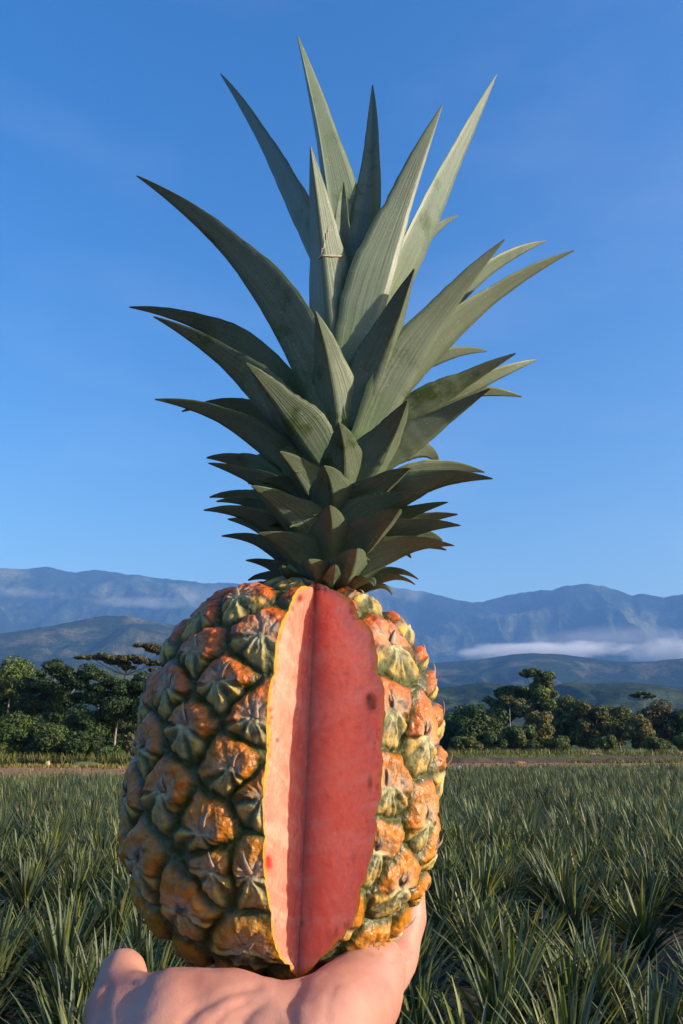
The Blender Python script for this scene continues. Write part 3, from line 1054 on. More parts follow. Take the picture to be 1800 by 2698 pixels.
# palm: four metacarpals from the wrist to the knuckles
knu = [rel(-0.043, 0.335, PZ), rel(-0.026, 0.343, PZ - 0.001), rel(-0.006, 0.338, PZ), rel(0.0105, 0.325, PZ + 0.003)]
wr = [rel(-0.044, 0.240, FB - 0.018), rel(-0.033, 0.238, FB - 0.018), rel(-0.022, 0.238, FB - 0.018), rel(-0.012, 0.240, FB - 0.017)]
for a, b in zip(wr, knu):
    cap(a, 0.0160, (a + b) / 2, 0.0120); cap((a + b) / 2, 0.0120, b, 0.0108)
for a, b in zip(knu[:-1], knu[1:]): cap(a, 0.0106, b, 0.0106)
for a, b in zip(wr[:-1], wr[1:]): cap(a, 0.0160, b, 0.0160)
# thenar (thumb side, left) and hypothenar (right) mounds and the heel between, cupped round the fruit
cap(rel(-0.0475, 0.240, FB - 0.016), 0.0165, rel(-0.0480, 0.268, FB - 0.0012), 0.0138)
cap(rel(-0.0400, 0.240, FB - 0.016), 0.0165, rel(-0.0330, 0.270, FB - 0.0020), 0.0138)
cap(rel(-0.0260, 0.240, FB - 0.016), 0.0165, rel(-0.0170, 0.269, FB - 0.0060), 0.0138)
cap(rel(-0.0130, 0.240, FB - 0.015), 0.0165, rel(-0.0030, 0.272, FB - 0.0040), 0.0145)
cap(rel(-0.0480, 0.268, FB - 0.0012), 0.0138, rel(-0.0330, 0.270, FB - 0.0020), 0.0138)
cap(rel(-0.0330, 0.270, FB - 0.0020), 0.0138, rel(-0.0170, 0.269, FB - 0.0060), 0.0138)
cap(rel(-0.0170, 0.269, FB - 0.0060), 0.0138, rel(-0.0030, 0.272, FB - 0.0040), 0.0145)
cap(rel(-0.0030, 0.272, FB - 0.0040), 0.0145, rel(0.0062, 0.294, FB - 0.0015), 0.0132)
cap(rel(0.0062, 0.294, FB - 0.0015), 0.0132, rel(0.0120, 0.322, FB + 0.000), 0.0108)
# wrist and forearm running down towards the viewer
cap(rel(-0.043, 0.240, FB - 0.019), 0.0165, rel(-0.043, 0.205, PZ - 0.034), 0.0195)
cap(rel(-0.015, 0.240, FB - 0.019), 0.0165, rel(-0.019, 0.205, PZ - 0.034), 0.0195)
cap(rel(-0.029, 0.240, FB - 0.019), 0.0165, rel(-0.031, 0.205, PZ - 0.034), 0.0200)
cap(rel(-0.031, 0.205, PZ - 0.034), 0.0200, rel(-0.041, 0.10, PZ - 0.135), 0.033)
cap(rel(-0.041, 0.10, PZ - 0.135), 0.033, rel(-0.043, 0.0, PZ - 0.245), 0.042)
cap(rel(-0.043, 0.205, PZ - 0.034), 0.0195, rel(-0.052, 0.10, PZ - 0.135), 0.031)
cap(rel(-0.019, 0.205, PZ - 0.034), 0.0195, rel(-0.030, 0.10, PZ - 0.135), 0.031)
cap(rel(-0.052, 0.10, PZ - 0.135), 0.031, rel(-0.05, 0.0, PZ - 0.245), 0.041)
cap(rel(-0.030, 0.10, PZ - 0.135), 0.031, rel(-0.035, 0.0, PZ - 0.245), 0.041)
NAILS = []


def finger(pts, rads, nail=True):
    for a, b, r0, r1 in zip(pts[:-1], pts[1:], rads[:-1], rads[1:]): cap(a, r0, b, r1)
    # knuckle swellings
    for q, r in zip(pts[1:-1], rads[1:-1]): cap(q, r * 1.04, q + 1e-4, r * 1.04)
    NAILS.append((pts, rads))


finger([knu[0], rel(-0.046, 0.376, PZ + 0.003), rel(-0.046, 0.398, PZ + 0.015), rel(-0.044, 0.406, PZ + 0.034)], [0.0105, 0.0095, 0.0085, 0.0072])
finger([knu[1], rel(-0.028, 0.386, PZ + 0.003), rel(-0.027, 0.409, PZ + 0.016), rel(-0.026, 0.415, PZ + 0.038)], [0.0107, 0.0097, 0.0087, 0.0074])
finger([knu[2], rel(0.0035, 0.379, PZ + 0.005), rel(0.008, 0.399, PZ + 0.018), rel(0.010, 0.405, PZ + 0.038)], [0.0103, 0.0094, 0.0084, 0.0071])
finger([knu[3], rel(0.0195, 0.345, PZ + 0.009), rel(0.0252, 0.356, PZ + 0.0215), rel(0.0272, 0.3605, PZ + 0.036)], [0.0102, 0.0090, 0.0080, 0.0066])
thb = [rel(-0.0480, 0.245, FB - 0.015), rel(-0.0585, 0.258, FB - 0.0075), rel(-0.0655, 0.272, FB - 0.0005), rel(-0.0672, 0.285, FB + 0.0060)]
cap(rel(-0.0480, 0.268, FB - 0.0012), 0.0125, rel(-0.0630, 0.273, FB + 0.0004), 0.0100)
finger(thb, [0.0158, 0.0110, 0.0090, 0.0080])

mb = MB()
for (p0, r0, p1, r1) in caps:
    ln = np.linalg.norm(p1 - p0)
    k2 = max(2, int(ln / 0.004) + 1)
    d = (p1 - p0) / (ln + 1e-9)
    ref = np.array([0.3, 0.2, 0.93]) if abs(d[2]) < 0.9 else np.array([1.0, 0, 0])
    A = np.cross(d, ref); A /= np.linalg.norm(A); B = np.cross(d, A)
    th = np.linspace(0, 2 * np.pi, 20, endpoint=False)
    rows_ = []
    for q in np.linspace(-np.pi / 2, 0, 6)[:-1] + 0.02: rows_.append((p0 + d * r0 * math.sin(q), r0 * math.cos(q)))
    for q in np.linspace(0, 1, k2): rows_.append((p0 + (p1 - p0) * q, lerp(r0, r1, q)))
    for q in np.linspace(0, np.pi / 2, 6)[1:] - 0.02: rows_.append((p1 + d * r1 * math.sin(q), r1 * math.cos(q)))
    V = np.concatenate([c0 + rr2 * (A[None] * np.cos(th)[:, None] + B[None] * np.sin(th)[:, None]) for c0, rr2 in rows_])
    nr = len(rows_)
    mb.add(V, grid_faces(nr, 20, wrap=True))
    # close the ends
    for rowi, cpt in ((0, p0 - d * r0), (nr - 1, p1 + d * r1)):
        idx = rowi * 20 + np.arange(20)
        Vc = np.concatenate([V[idx], cpt[None]])
        tri = np.stack([np.arange(20), (np.arange(20) + 1) % 20, np.full(20, 20), np.full(20, 20)], -1)[:, :3]
        mb.v.append(Vc); mb.f.append((tri if rowi else tri[:, ::-1]) + mb.n); mb.n += len(Vc)
        mb.uv.append(np.zeros((21, 2))); mb.mi.append(np.zeros(20)); mb.c.append(np.ones((21, 3)))
tmp = mb.build('hand', M['skin'])
# merge cap seams so that the remesher sees closed shells
bm = bmesh.new(); bm.from_mesh(tmp.data)
bmesh.ops.remove_doubles(bm, verts=bm.verts, dist=1e-6)
bmesh.ops.recalc_face_normals(bm, faces=bm.faces)
bm.to_mesh(tmp.data); bm.free()
md = tmp.modifiers.new('r', 'REMESH'); md.mode = 'VOXEL'; md.voxel_size = 0.0013; md.use_smooth_shade = True
md = tmp.modifiers.new('s', 'SMOOTH'); md.factor = 0.5; md.iterations = 22
dg = bpy.context.evaluated_depsgraph_get()
hm = bpy.data.meshes.new_from_object(tmp.evaluated_get(dg))
bpy.data.objects.remove(tmp)
V = np.empty(len(hm.vertices) * 3, dtype=np.float32); hm.vertices.foreach_get('co', V); V = V.reshape(-1, 3).astype(float)
Nv = np.empty(len(V) * 3, dtype=np.float32); hm.vertices.foreach_get('normal', Nv); Nv = Nv.reshape(-1, 3).astype(float)
# keep the skin under the fruit: where it would enter the fruit, press it down
loc = w2l(V)
disp = np.zeros(len(V))
# creases (photo pixel polylines on the visible skin) and soft folds
px_, py_ = project(V)
depthv = (V - CAM) @ FWD


def crease(pl, width, depth_):
    global disp
    pl = np.array(pl, float)
    dmin = np.full(len(V), 1e9)
    for a, b in zip(pl[:-1], pl[1:]):
        ab = b - a
        t_ = np.clip(((px_ - a[0]) * ab[0] + (py_ - a[1]) * ab[1]) / (ab @ ab), 0, 1)
        dmin = np.minimum(dmin, np.hypot(px_ - a[0] - t_ * ab[0], py_ - a[1] - t_ * ab[1]))
    disp -= depth_ * np.exp(-(dmin / width) ** 2) * (Nv @ (CAM - CEN) / np.linalg.norm(CAM - CEN) > -0.1)


crease([(480, 2698), (520, 2655), (600, 2615), (680, 2600)], 12, 0.0007)
crease([(560, 2698), (600, 2660), (650, 2640)], 9, 0.0005)
crease([(640, 2698), (660, 2670), (700, 2640)], 9, 0.0004)
crease([(770, 2698), (765, 2650), (790, 2600), (800, 2570)], 16, 0.0008)
crease([(860, 2698), (865, 2640), (880, 2600)], 9, 0.0004)
crease([(1030, 2528), (1062, 2520), (1085, 2518)], 8, 0.0009)
crease([(262, 2600), (300, 2588), (350, 2590)], 9, 0.0006)
crease([(285, 2600), (268, 2650), (262, 2698)], 12, 0.0008)
disp += (fbm(V * 130, 3, 201) - 0.5) * 0.0011
V = V + Nv * disp[:, None]
hm.vertices.foreach_set('co', V.astype(np.float32).ravel())
hm.update()
hm.materials.clear(); hm.materials.append(M['skin'])
hand = bpy.data.objects.new('hand', hm)
COL.objects.link(hand)
tag(hand, 'bare open left hand, palm up and thumb out, carrying the cut pineapple', 'hand')
for (pp, rad) in NAILS:
    a, b = pp[-2], pp[-1]
    d = (b - a) / np.linalg.norm(b - a)
    side = np.array([1.0, 0, 0]); side = side - (side @ d) * d; side /= np.linalg.norm(side)
    back = np.cross(side, d)
    if back[1] < 0: back = -back           # the nails face away from the fruit
    r = rad[-1]
    uu = np.linspace(-1, 1, 7); vv = np.linspace(-0.7, 0.75, 7)
    Vn = []
    for v_ in vv:
        for u_ in uu:
            ang = u_ * 0.85 * (1 - 0.15 * max(0, v_))
            Vn.append(b + d * (v_ * r) + (side * math.sin(ang) + back * math.cos(ang)) * (r * 1.0 * (1 - 0.10 * max(0, v_ - .2))))
    mesh_np('nail', Vn, grid_faces(7, 7), M['nail'], hand)

# ------------------------------------------------------------------ field plants
def plant_mesh(name, nl, segs, hgt, seed, old=0.07, vfold=True, wid=0.0125):
    r = np.random.default_rng(seed)
    Vs, Fs, Cs, n = [], [], [], 0
    for i in range(nl):
        f = i / nl
        az = i * 2.39996 + r.normal(0, 0.25)
        el0 = lerp(R_(22), R_(80), f ** 0.8) + r.normal(0, 0.16)
        L = hgt * lerp(0.75, 1.05, 1 - abs(f - 0.55) * 1.2) * r.uniform(0.85, 1.15)
        curl = lerp(0.8, 0.2, f) * r.uniform(0.6, 1.3)
        t = np.linspace(0, 1, segs + 1)
        el = el0 - curl * t ** 1.6
        dr = np.cos(el); dz = np.sin(el)
        x = np.concatenate([[0], np.cumsum((dr[1:] + dr[:-1]) / 2)]) * L / segs
        z = np.concatenate([[0], np.cumsum((dz[1:] + dz[:-1]) / 2)]) * L / segs + 0.05 + 0.14 * f
        o = np.array([math.cos(az), math.sin(az)])
        sd = np.array([-math.sin(az), math.cos(az), 0])
        w = wid * r.uniform(0.75, 1.25) * (1 - t ** 1.8) ** 0.8 + 0.0012
        c = np.stack([o[0] * (x + 0.02), o[1] * (x + 0.02), z], -1)
        nrm = np.stack([-np.sin(el) * o[0], -np.sin(el) * o[1], np.cos(el)], -1)
        rr3 = r.random()
        if rr3 < old * (1.6 - f): tint = np.array([2.2, 1.5, 0.9]) * r.uniform(0.7, 1.15)
        elif rr3 < old * 1.6 + 0.03: tint = np.array([2.1, 1.75, 0.55])
        else: tint = np.array([1.0, 1.0, 1.0]) * r.uniform(0.7, 1.35)
        if vfold:
            V = np.stack([c - sd * w[:, None] + nrm * (w * 0.55)[:, None], c, c + sd * w[:, None] + nrm * (w * 0.55)[:, None]], 1)
            m_ = 3
        else:
            V = np.stack([c - sd * w[:, None], c + sd * w[:, None]], 1); m_ = 2
        Vs.append(V.reshape(-1, 3)); Fs.append(grid_faces(segs + 1, m_, n)); n += (segs + 1) * m_
        Cs.append(np.broadcast_to(tint, ((segs + 1) * m_, 3)))
    return np.concatenate(Vs), np.concatenate(Fs), np.concatenate(Cs)


# beds run across the view with dark furrows between
FURROW = [(7.1, 7.95), (13.0, 13.7), (19.0, 19.6), (25.0, 25.5)]


def field_end(x, y):
    # left edge about 24 m off, right edge about 42 m
    return lerp(27.5, 41.0, np.clip((math.degrees(math.atan2(x, y)) + 22) / 42, 0, 1))


spots = []
y = 2.3
while y < 47:
    fur = [b for a, b in FURROW if a <= y < b]
    if fur:
        y = fur[0]; continue
    half = y * math.tan(R_(25)) + 0.8 + max(3.0, 9 - y * 0.2)
    xs = np.arange(-half, half, 0.42)
    for x in xs:
        xx = x + random.gauss(0, 0.10); yy = y + random.gauss(0, 0.10) + 0.25 * math.sin(x * 0.5)
        if yy > field_end(xx, yy): continue
        if fbm(np.array([xx * 0.45, yy * 0.8, 3.3]), 3, 19) < (0.35 if yy < 9 else 0.3): continue
        if abs(xx + 0.02) < 0.35 and yy < 0.9: continue
        seen = abs(xx) < yy * 0.424 + 0.35
        spots.append((math.hypot(xx, yy) + (0 if seen else 1000), xx, yy))
    y += 0.42
spots.sort()
protos = []
for v in range(7):
    Vp, Fp, Cp = plant_mesh('pineapple_plant', 64, 6, 0.45, 100 + v, wid=0.0135)
    me_o = mesh_np('pineapple_plant', Vp, Fp, M['blade'], None, True, col=Cp)
    protos.append(me_o)
PL = 'spiky grey-green pineapple plant with narrow arching leaves, growing in the crowded field'
for i, (d, x, y) in enumerate(spots[:300]):
    o = protos[i] if i < 7 else protos[random.randrange(7)].copy()
    if i >= 7: COL.objects.link(o)
    o.location = (x, y, random.uniform(-0.04, 0.02))
    o.rotation_euler = (random.gauss(0, 0.06), random.gauss(0, 0.06), random.uniform(0, 6.28))
    sc = random.uniform(0.86, 1.16)
    o.scale = (sc, sc, sc * random.uniform(0.92, 1.08))
    tag(o, PL, 'plant', 'pineapple plants growing in the field')
far = [plant_mesh('p', 52, 4, 0.52, 300 + v, vfold=False, wid=0.0125) for v in range(6)]
Vs, Fs, Cs, n = [], [], [], 0
for (d, x, y) in spots[300:]:
    Vp, Fp, Cp = far[random.randrange(6)]
    a = random.uniform(0, 6.28); sc = random.uniform(0.85, 1.15)
    ca, sa = math.cos(a) * sc, math.sin(a) * sc
    q = np.stack([Vp[:, 0] * ca - Vp[:, 1] * sa + x, Vp[:, 0] * sa + Vp[:, 1] * ca + y, Vp[:, 2] * sc], -1)
    wide = 1.0
    Vs.append(q); Fs.append(Fp + n); Cs.append(Cp); n += len(q)
tag(mesh_np('pineapple_field', np.concatenate(Vs), np.concatenate(Fs), M['blade'], None, True, col=np.concatenate(Cs)),
    'far rows of pineapple plants merging into one grey-green carpet', 'field', kind='stuff')

# ------------------------------------------------------------------ ground and hills
def sheet(name, rings, az0, az1, naz, zf, mat, kind='structure'):
    azs = np.linspace(az0, az1, naz)
    r = np.asarray(rings, float)
    A, Rr = np.meshgrid(azs, r, indexing='ij')
    X = Rr * np.sin(A); Y = Rr * np.cos(A)
    Z = zf(X, Y, A, Rr)
    V = np.stack([X, Y, Z], -1).reshape(-1, 3)
    return tag(mesh_np(name, V, grid_faces(naz, len(r))[:, ::-1], mat), kind=kind)


# ground: soil near, plain far (two sheets butted at 62 m so each carries its own material)
sheet('ground', np.concatenate([[0.0], np.geomspace(0.4, 30, 60)]), -math.pi, math.pi, 181,
      lambda X, Y, A, r: 0.05 * (fbm(np.stack([X * 2, Y * 2, 0 * X], -1), 3, 5) - 0.5), M['soil'])
sheet('plain', np.concatenate([[29.5], np.geomspace(31, 14000, 60)]), -math.pi, math.pi, 181,
      lambda X, Y, A, r: 0 * X - 0.035, M['plain'])


def strip(name, near, far_, mat, z0, amp, seed, nx=160, ny=14):
    """ground strip between two pixel/distance curves: lists of (px, distance)"""
    pxs = np.linspace(-260, 2060, nx)
    dn = np.interp(pxs, *zip(*near)); df = np.interp(pxs, *zip(*far_))
    V = []
    for i, p in enumerate(pxs):
        ta = math.tan(azim(p))
        for j in range(ny):
            d = lerp(dn[i], df[i], j / (ny - 1))
            V.append((d * ta, d, z0))
    V = np.array(V)
    V[:, 2] += amp * (fbm(V * np.array([0.5, 0.5, 0]), 3, seed) - 0.3)
    return tag(mesh_np(name, V, grid_faces(nx, ny)[:, ::-1], mat), kind='structure')


strip('dirt_track', [(-260, 23), (340, 23), (1150, 30), (1800, 40), (2060, 42)], [(-260, 60), (340, 60), (1150, 66), (1800, 72), (2060, 74)], M['dirt'], 0.0, 0.16, 8)
strip('meadow', [(-260, 60.0), (340, 60.0), (1150, 66), (1800, 72), (2060, 74)], [(-260, 130), (340, 130), (1150, 180), (2060, 180)], M['meadow'], 0.02, 0.2, 9)


def bank(name, pxs, d0, d1, h, wid, mat, label, cat='bank'):
    n = 70
    p = np.linspace(pxs[0], pxs[1], n)
    V = []
    for i, q in enumerate(p):
        d = lerp(d0, d1, i / (n - 1)); ta = math.tan(azim(q))
        e = min(1, i / 6, (n - 1 - i) / 6)
        for j, (oy, oz) in enumerate(((-0.5, -0.1), (-0.34, 0.45), (-0.22, 0.9), (0.0, 1.0), (0.3, 0.85), (0.5, -0.1))):
            dd = d + oy * wid + 0.5 * (vnoise(np.array([i * 0.4, j * 3.1, 0])) - 0.5)
            V.append((dd * ta, dd, oz * h * e * (0.75 + 0.5 * vnoise(np.array([i * 0.33, j * 0.7, 4.2])))))
    return tag(mesh_np(name, np.array(V), grid_faces(n, 6)[:, ::-1], mat), label, cat)


bank('earth_bank', (1120, 2060), 66, 72, 0.42, 2.6, M['shaded_dirt'], 'long low bank of bare earth, coloured dark for shade, along the far right edge of the field')

# hills: ridge lines from the photograph, heights at their true distances
def ridge_range(name, line, r_front, r_ridge, r_back, mat, seed, naz, nr, rough, az_pad=1.0):
    lx = np.array([p[0] for p in line], float); ly = np.array([p[1] for p in line], float)
    la = np.array([azim(x, y_) for x, y_ in line]); lt = np.array([elev_tan(x, y_) for x, y_ in line])
    naz = int(naz * 1.66)
    azs = np.linspace(R_(-80), R_(80), naz)
    tv = np.interp(azs, la, lt)
    rad = np.concatenate([np.linspace(r_front, r_ridge, nr), np.linspace(r_ridge, r_back, nr // 4 + 2)[1:]])
    A, Rr = np.meshgrid(azs, rad, indexing='ij')
    jag = 1 + 0.035 * rough * (fbm(np.stack([azs * 90, 0 * azs, 0 * azs + seed], -1), 5, seed) - 0.5)
    crest = (tv * r_ridge * jag)[:, None] + CAM[2]
    s_ = (Rr - r_front) / (r_ridge - r_front)
    front_ = np.clip(s_, 0, 1)
    X = Rr * np.sin(A); Y = Rr * np.cos(A)
    sc = r_ridge / 7.0
    rg = ridged(np.stack([X / sc * 2.1 + 3, Y / sc * 1.2, 0 * X + seed], -1), 6, seed)
    body = front_ ** 1.15
    rg = np.clip((rg - 0.3) / 0.42, 0, 1.15)
    carve = 1 - rough * (1 - rg) * 0.85 * (1 - front_ ** 3) * sstep(0.0, 0.15, front_)
    Z = crest * body * carve
    back = np.clip((Rr - r_ridge) / (r_back - r_ridge), 0, 1)
    Z = np.where(Rr > r_ridge, crest * (1 - back ** 1.2), Z)
    Z = Z - 3.0
    Z[:, 0] = -4
    V = np.stack([X, Y, Z], -1).reshape(-1, 3)
    return tag(mesh_np(name, V, grid_faces(naz, len(rad))[:, ::-1], mat), kind='structure'), Z.max()


FAR = [(-600, 1530), (-200, 1505), (0, 1497), (60, 1499), (120, 1494), (165, 1503), (200, 1506), (250, 1500), (300, 1508), (380, 1517), (500, 1532), (700, 1540), (900, 1538),
       (1020, 1545), (1100, 1555), (1180, 1575), (1225, 1582), (1270, 1588), (1320, 1570), (1340, 1568), (1380, 1562), (1425, 1552), (1450, 1554), (1490, 1542), (1550, 1537), (1590, 1542), (1625, 1555),
       (1668, 1569), (1700, 1562), (1750, 1573), (1800, 1564), (2100, 1560), (2500, 1580)]
MID = [(-600, 1660), (0, 1668), (100, 1652), (180, 1640), (240, 1626), (290, 1619), (340, 1622), (420, 1638), (480, 1648), (600, 1690), (900, 1730), (1150, 1745), (1250, 1738),
       (1350, 1722), (1400, 1718), (1500, 1724), (1600, 1738), (1650, 1742), (1720, 1740), (1800, 1732), (2200, 1725)]
NEAR = [(-600, 1760), (0, 1765), (200, 1750), (400, 1765), (900, 1830), (1180, 1806), (1260, 1795), (1350, 1800), (1440, 1806), (1500, 1793), (1560, 1797), (1650, 1793), (1720, 1798), (1800, 1812), (2200, 1800)]
_, zmax = ridge_range('mountains', FAR, 5200, 8200, 9800, M['mountain'], 3, 640, 130, 0.64)
ridge_range('hills', MID, 2300, 4000, 5000, M['hills'], 5, 420, 80, 0.5)
ridge_range('foothills', NEAR, 900, 1700, 2200, M['foothills'], 8, 420, 60, 0.5)

# ------------------------------------------------------------------ haze and mist
def vol_mat(name, col, dens, aniso=0.0):
    m = bpy.data.materials.new(name); m.use_nodes = True
    n = m.node_tree.nodes; n.clear()
    o = n.new('ShaderNodeOutputMaterial'); v = n.new('ShaderNodeVolumePrincipled')
    v.inputs['Color'].default_value = (*col, 1); v.inputs['Density'].default_value = dens
    v.inputs['Anisotropy'].default_value = aniso
    m.node_tree.links.new(v.outputs[0], o.inputs['Volume'])
    return m


ztop = zmax + 60
bx = 14500.0
zl = -5.5
V = np.array([(x, y, z) for z in (zl, ztop) for y in (-bx, bx) for x in (-bx, bx)])
Fh = np.array([(0, 2, 3, 1), (4, 5, 7, 6), (0, 1, 5, 4), (2, 6, 7, 3), (0, 4, 6, 2), (1, 3, 7, 5)])
haze = mesh_np('haze', V, Fh, vol_mat('haze', (0.20, 0.46, 1.0), 0.000082), None, False)
tag(haze, kind='stuff')


def mist_mat(dens, seed):
    m = bpy.data.materials.new('mist'); m.use_nodes = True
    n = m.node_tree.nodes; l = m.node_tree.links; n.clear()
    o = n.new('ShaderNodeOutputMaterial'); v = n.new('ShaderNodeVolumePrincipled')
    v.inputs['Color'].default_value = (0.97, 0.97, 1.0, 1)
    tc = N(n, 'ShaderNodeTexCoord')
    mp = N(n, 'ShaderNodeMapping'); mp.inputs['Location'].default_value = (-1, -1, -1); mp.inputs['Scale'].default_value = (2, 2, 2)
    l.new(tc.outputs['Generated'], mp.inputs[0])
    ln = N(n, 'ShaderNodeVectorMath', operation='LENGTH'); l.new(mp.outputs[0], ln.inputs[0])
    fo = N(n, 'ShaderNodeMapRange', i_1=0.25, i_2=1.0, i_3=1.0, i_4=0.0); l.new(ln.outputs['Value'], fo.inputs[0])
    m2 = N(n, 'ShaderNodeMapping'); m2.inputs['Scale'].default_value = (5.0, 2.0, 1.3); m2.inputs['Location'].default_value = (seed * 3.1, seed, 0)
    l.new(tc.outputs['Generated'], m2.inputs[0])
    nz = N(n, 'ShaderNodeTexNoise', i_Scale=1.5, i_Detail=5.0, i_Roughness=0.6); l.new(m2.outputs[0], nz.inputs['Vector'])
    sm = N(n, 'ShaderNodeMath', operation='MULTIPLY_ADD', i_1=1.9); l.new(nz.outputs[0], sm.inputs[0]); l.new(fo.outputs[0], sm.inputs[2])
    rg = N(n, 'ShaderNodeMapRange', i_1=1.15, i_2=1.85, i_3=0.0, i_4=dens); l.new(sm.outputs[0], rg.inputs[0])
    l.new(rg.outputs[0], v.inputs['Density']); l.new(v.outputs[0], o.inputs['Volume'])
    return m


def mist(px0, px1, y0, y1, dist_, dens, label, seed, thick=0.35):
    cx = (px0 + px1) / 2
    zc = CAM[2] + dist_ * elev_tan(cx, (y0 + y1) / 2)
    a = azim(cx); half = (px1 - px0) / 2 / F * dist_ * 1.25; hz = (y1 - y0) / 2 / F * dist_ * 1.5
    bm = bmesh.new(); bmesh.ops.create_icosphere(bm, subdivisions=4, radius=1.0)
    P = np.array([v.co[:] for v in bm.verts]); Fq = np.array([[v.index for v in f.verts] for f in bm.faces]); bm.free()
    o = mesh_np('mist_bank', P * np.array([half, half * thick, hz]), Fq, mist_mat(dens, seed), None, True)
    o.location = (dist_ * math.sin(a), dist_ * math.cos(a), zc)
    o.rotation_euler = (0, 0, -a)
    tag(o, label, 'mist', 'mist banks lying against the mountains')


mist(1190, 1660, 1698, 1731, 5000, 0.0075, 'brightest long white mist bank lying low in front of the right-hand mountains', 2)
mist(1380, 1900, 1655, 1705, 5600, 0.0009, 'thin grey veil of mist above the long white bank', 4)
mist(1670, 1960, 1688, 1745, 4900, 0.009, 'white mist bank at the right edge of the photo', 6)
mist(225, 480, 1574, 1600, 6200, 0.0016, 'thin white mist streak on the left-hand mountain slope', 8)
mist(-120, 140, 1548, 1570, 6400, 0.0006, 'faint mist streak near the left edge of the photo', 10)
mist(430, 620, 1540, 1600, 6300, 0.001, 'pale mist patch behind the left shoulder of the pineapple', 12)
mist(1070, 1130, 1555, 1588, 6800, 0.003, 'small pale puff of mist below the ridge right of the pineapple', 14)

# ------------------------------------------------------------------ trees
def leaf_cloud(r, centers, radii, counts, size, flat=0.0):
    Vs, Cs = [], []
    for cxyz, rad, cnt in zip(centers, radii, counts):
        d = r.normal(0, 1, (cnt, 3)); d /= np.linalg.norm(d, axis=1)[:, None]
        rr4 = r.uniform(0.45, 1.06, cnt) ** 0.55
        p = np.asarray(cxyz) + d * rr4[:, None] * np.asarray(rad)
        nrm = d + r.normal(0, 0.55, (cnt, 3)) + np.array([0, 0, 0.35 + flat]); nrm /= np.linalg.norm(nrm, axis=1)[:, None]
        t = np.cross(nrm, r.normal(0, 1, (cnt, 3))); t /= np.linalg.norm(t, axis=1)[:, None]
        b = np.cross(nrm, t)
        s_ = size * r.uniform(0.6, 1.4, cnt)[:, None]
        quad = np.stack([p - t * s_ * 0.75, p + b * s_ * 0.42 + nrm * s_ * .12, p + t * s_ * 0.75, p - b * s_ * 0.42 + nrm * s_ * .12], 1)
        Vs.append(quad.reshape(-1, 3))
        tint = np.repeat((np.array([1, 1, 1]) * r.uniform(0.7, 1.35, (cnt, 1)) * r.uniform(0.85, 1.15)), 4, axis=0) * np.array([r.uniform(.9, 1.15), 1, r.uniform(.8, 1.1)])
        Cs.append(tint)
    V = np.concatenate(Vs); Cc = np.concatenate(Cs)
    return V, np.arange(len(V)).reshape(-1, 4), Cc


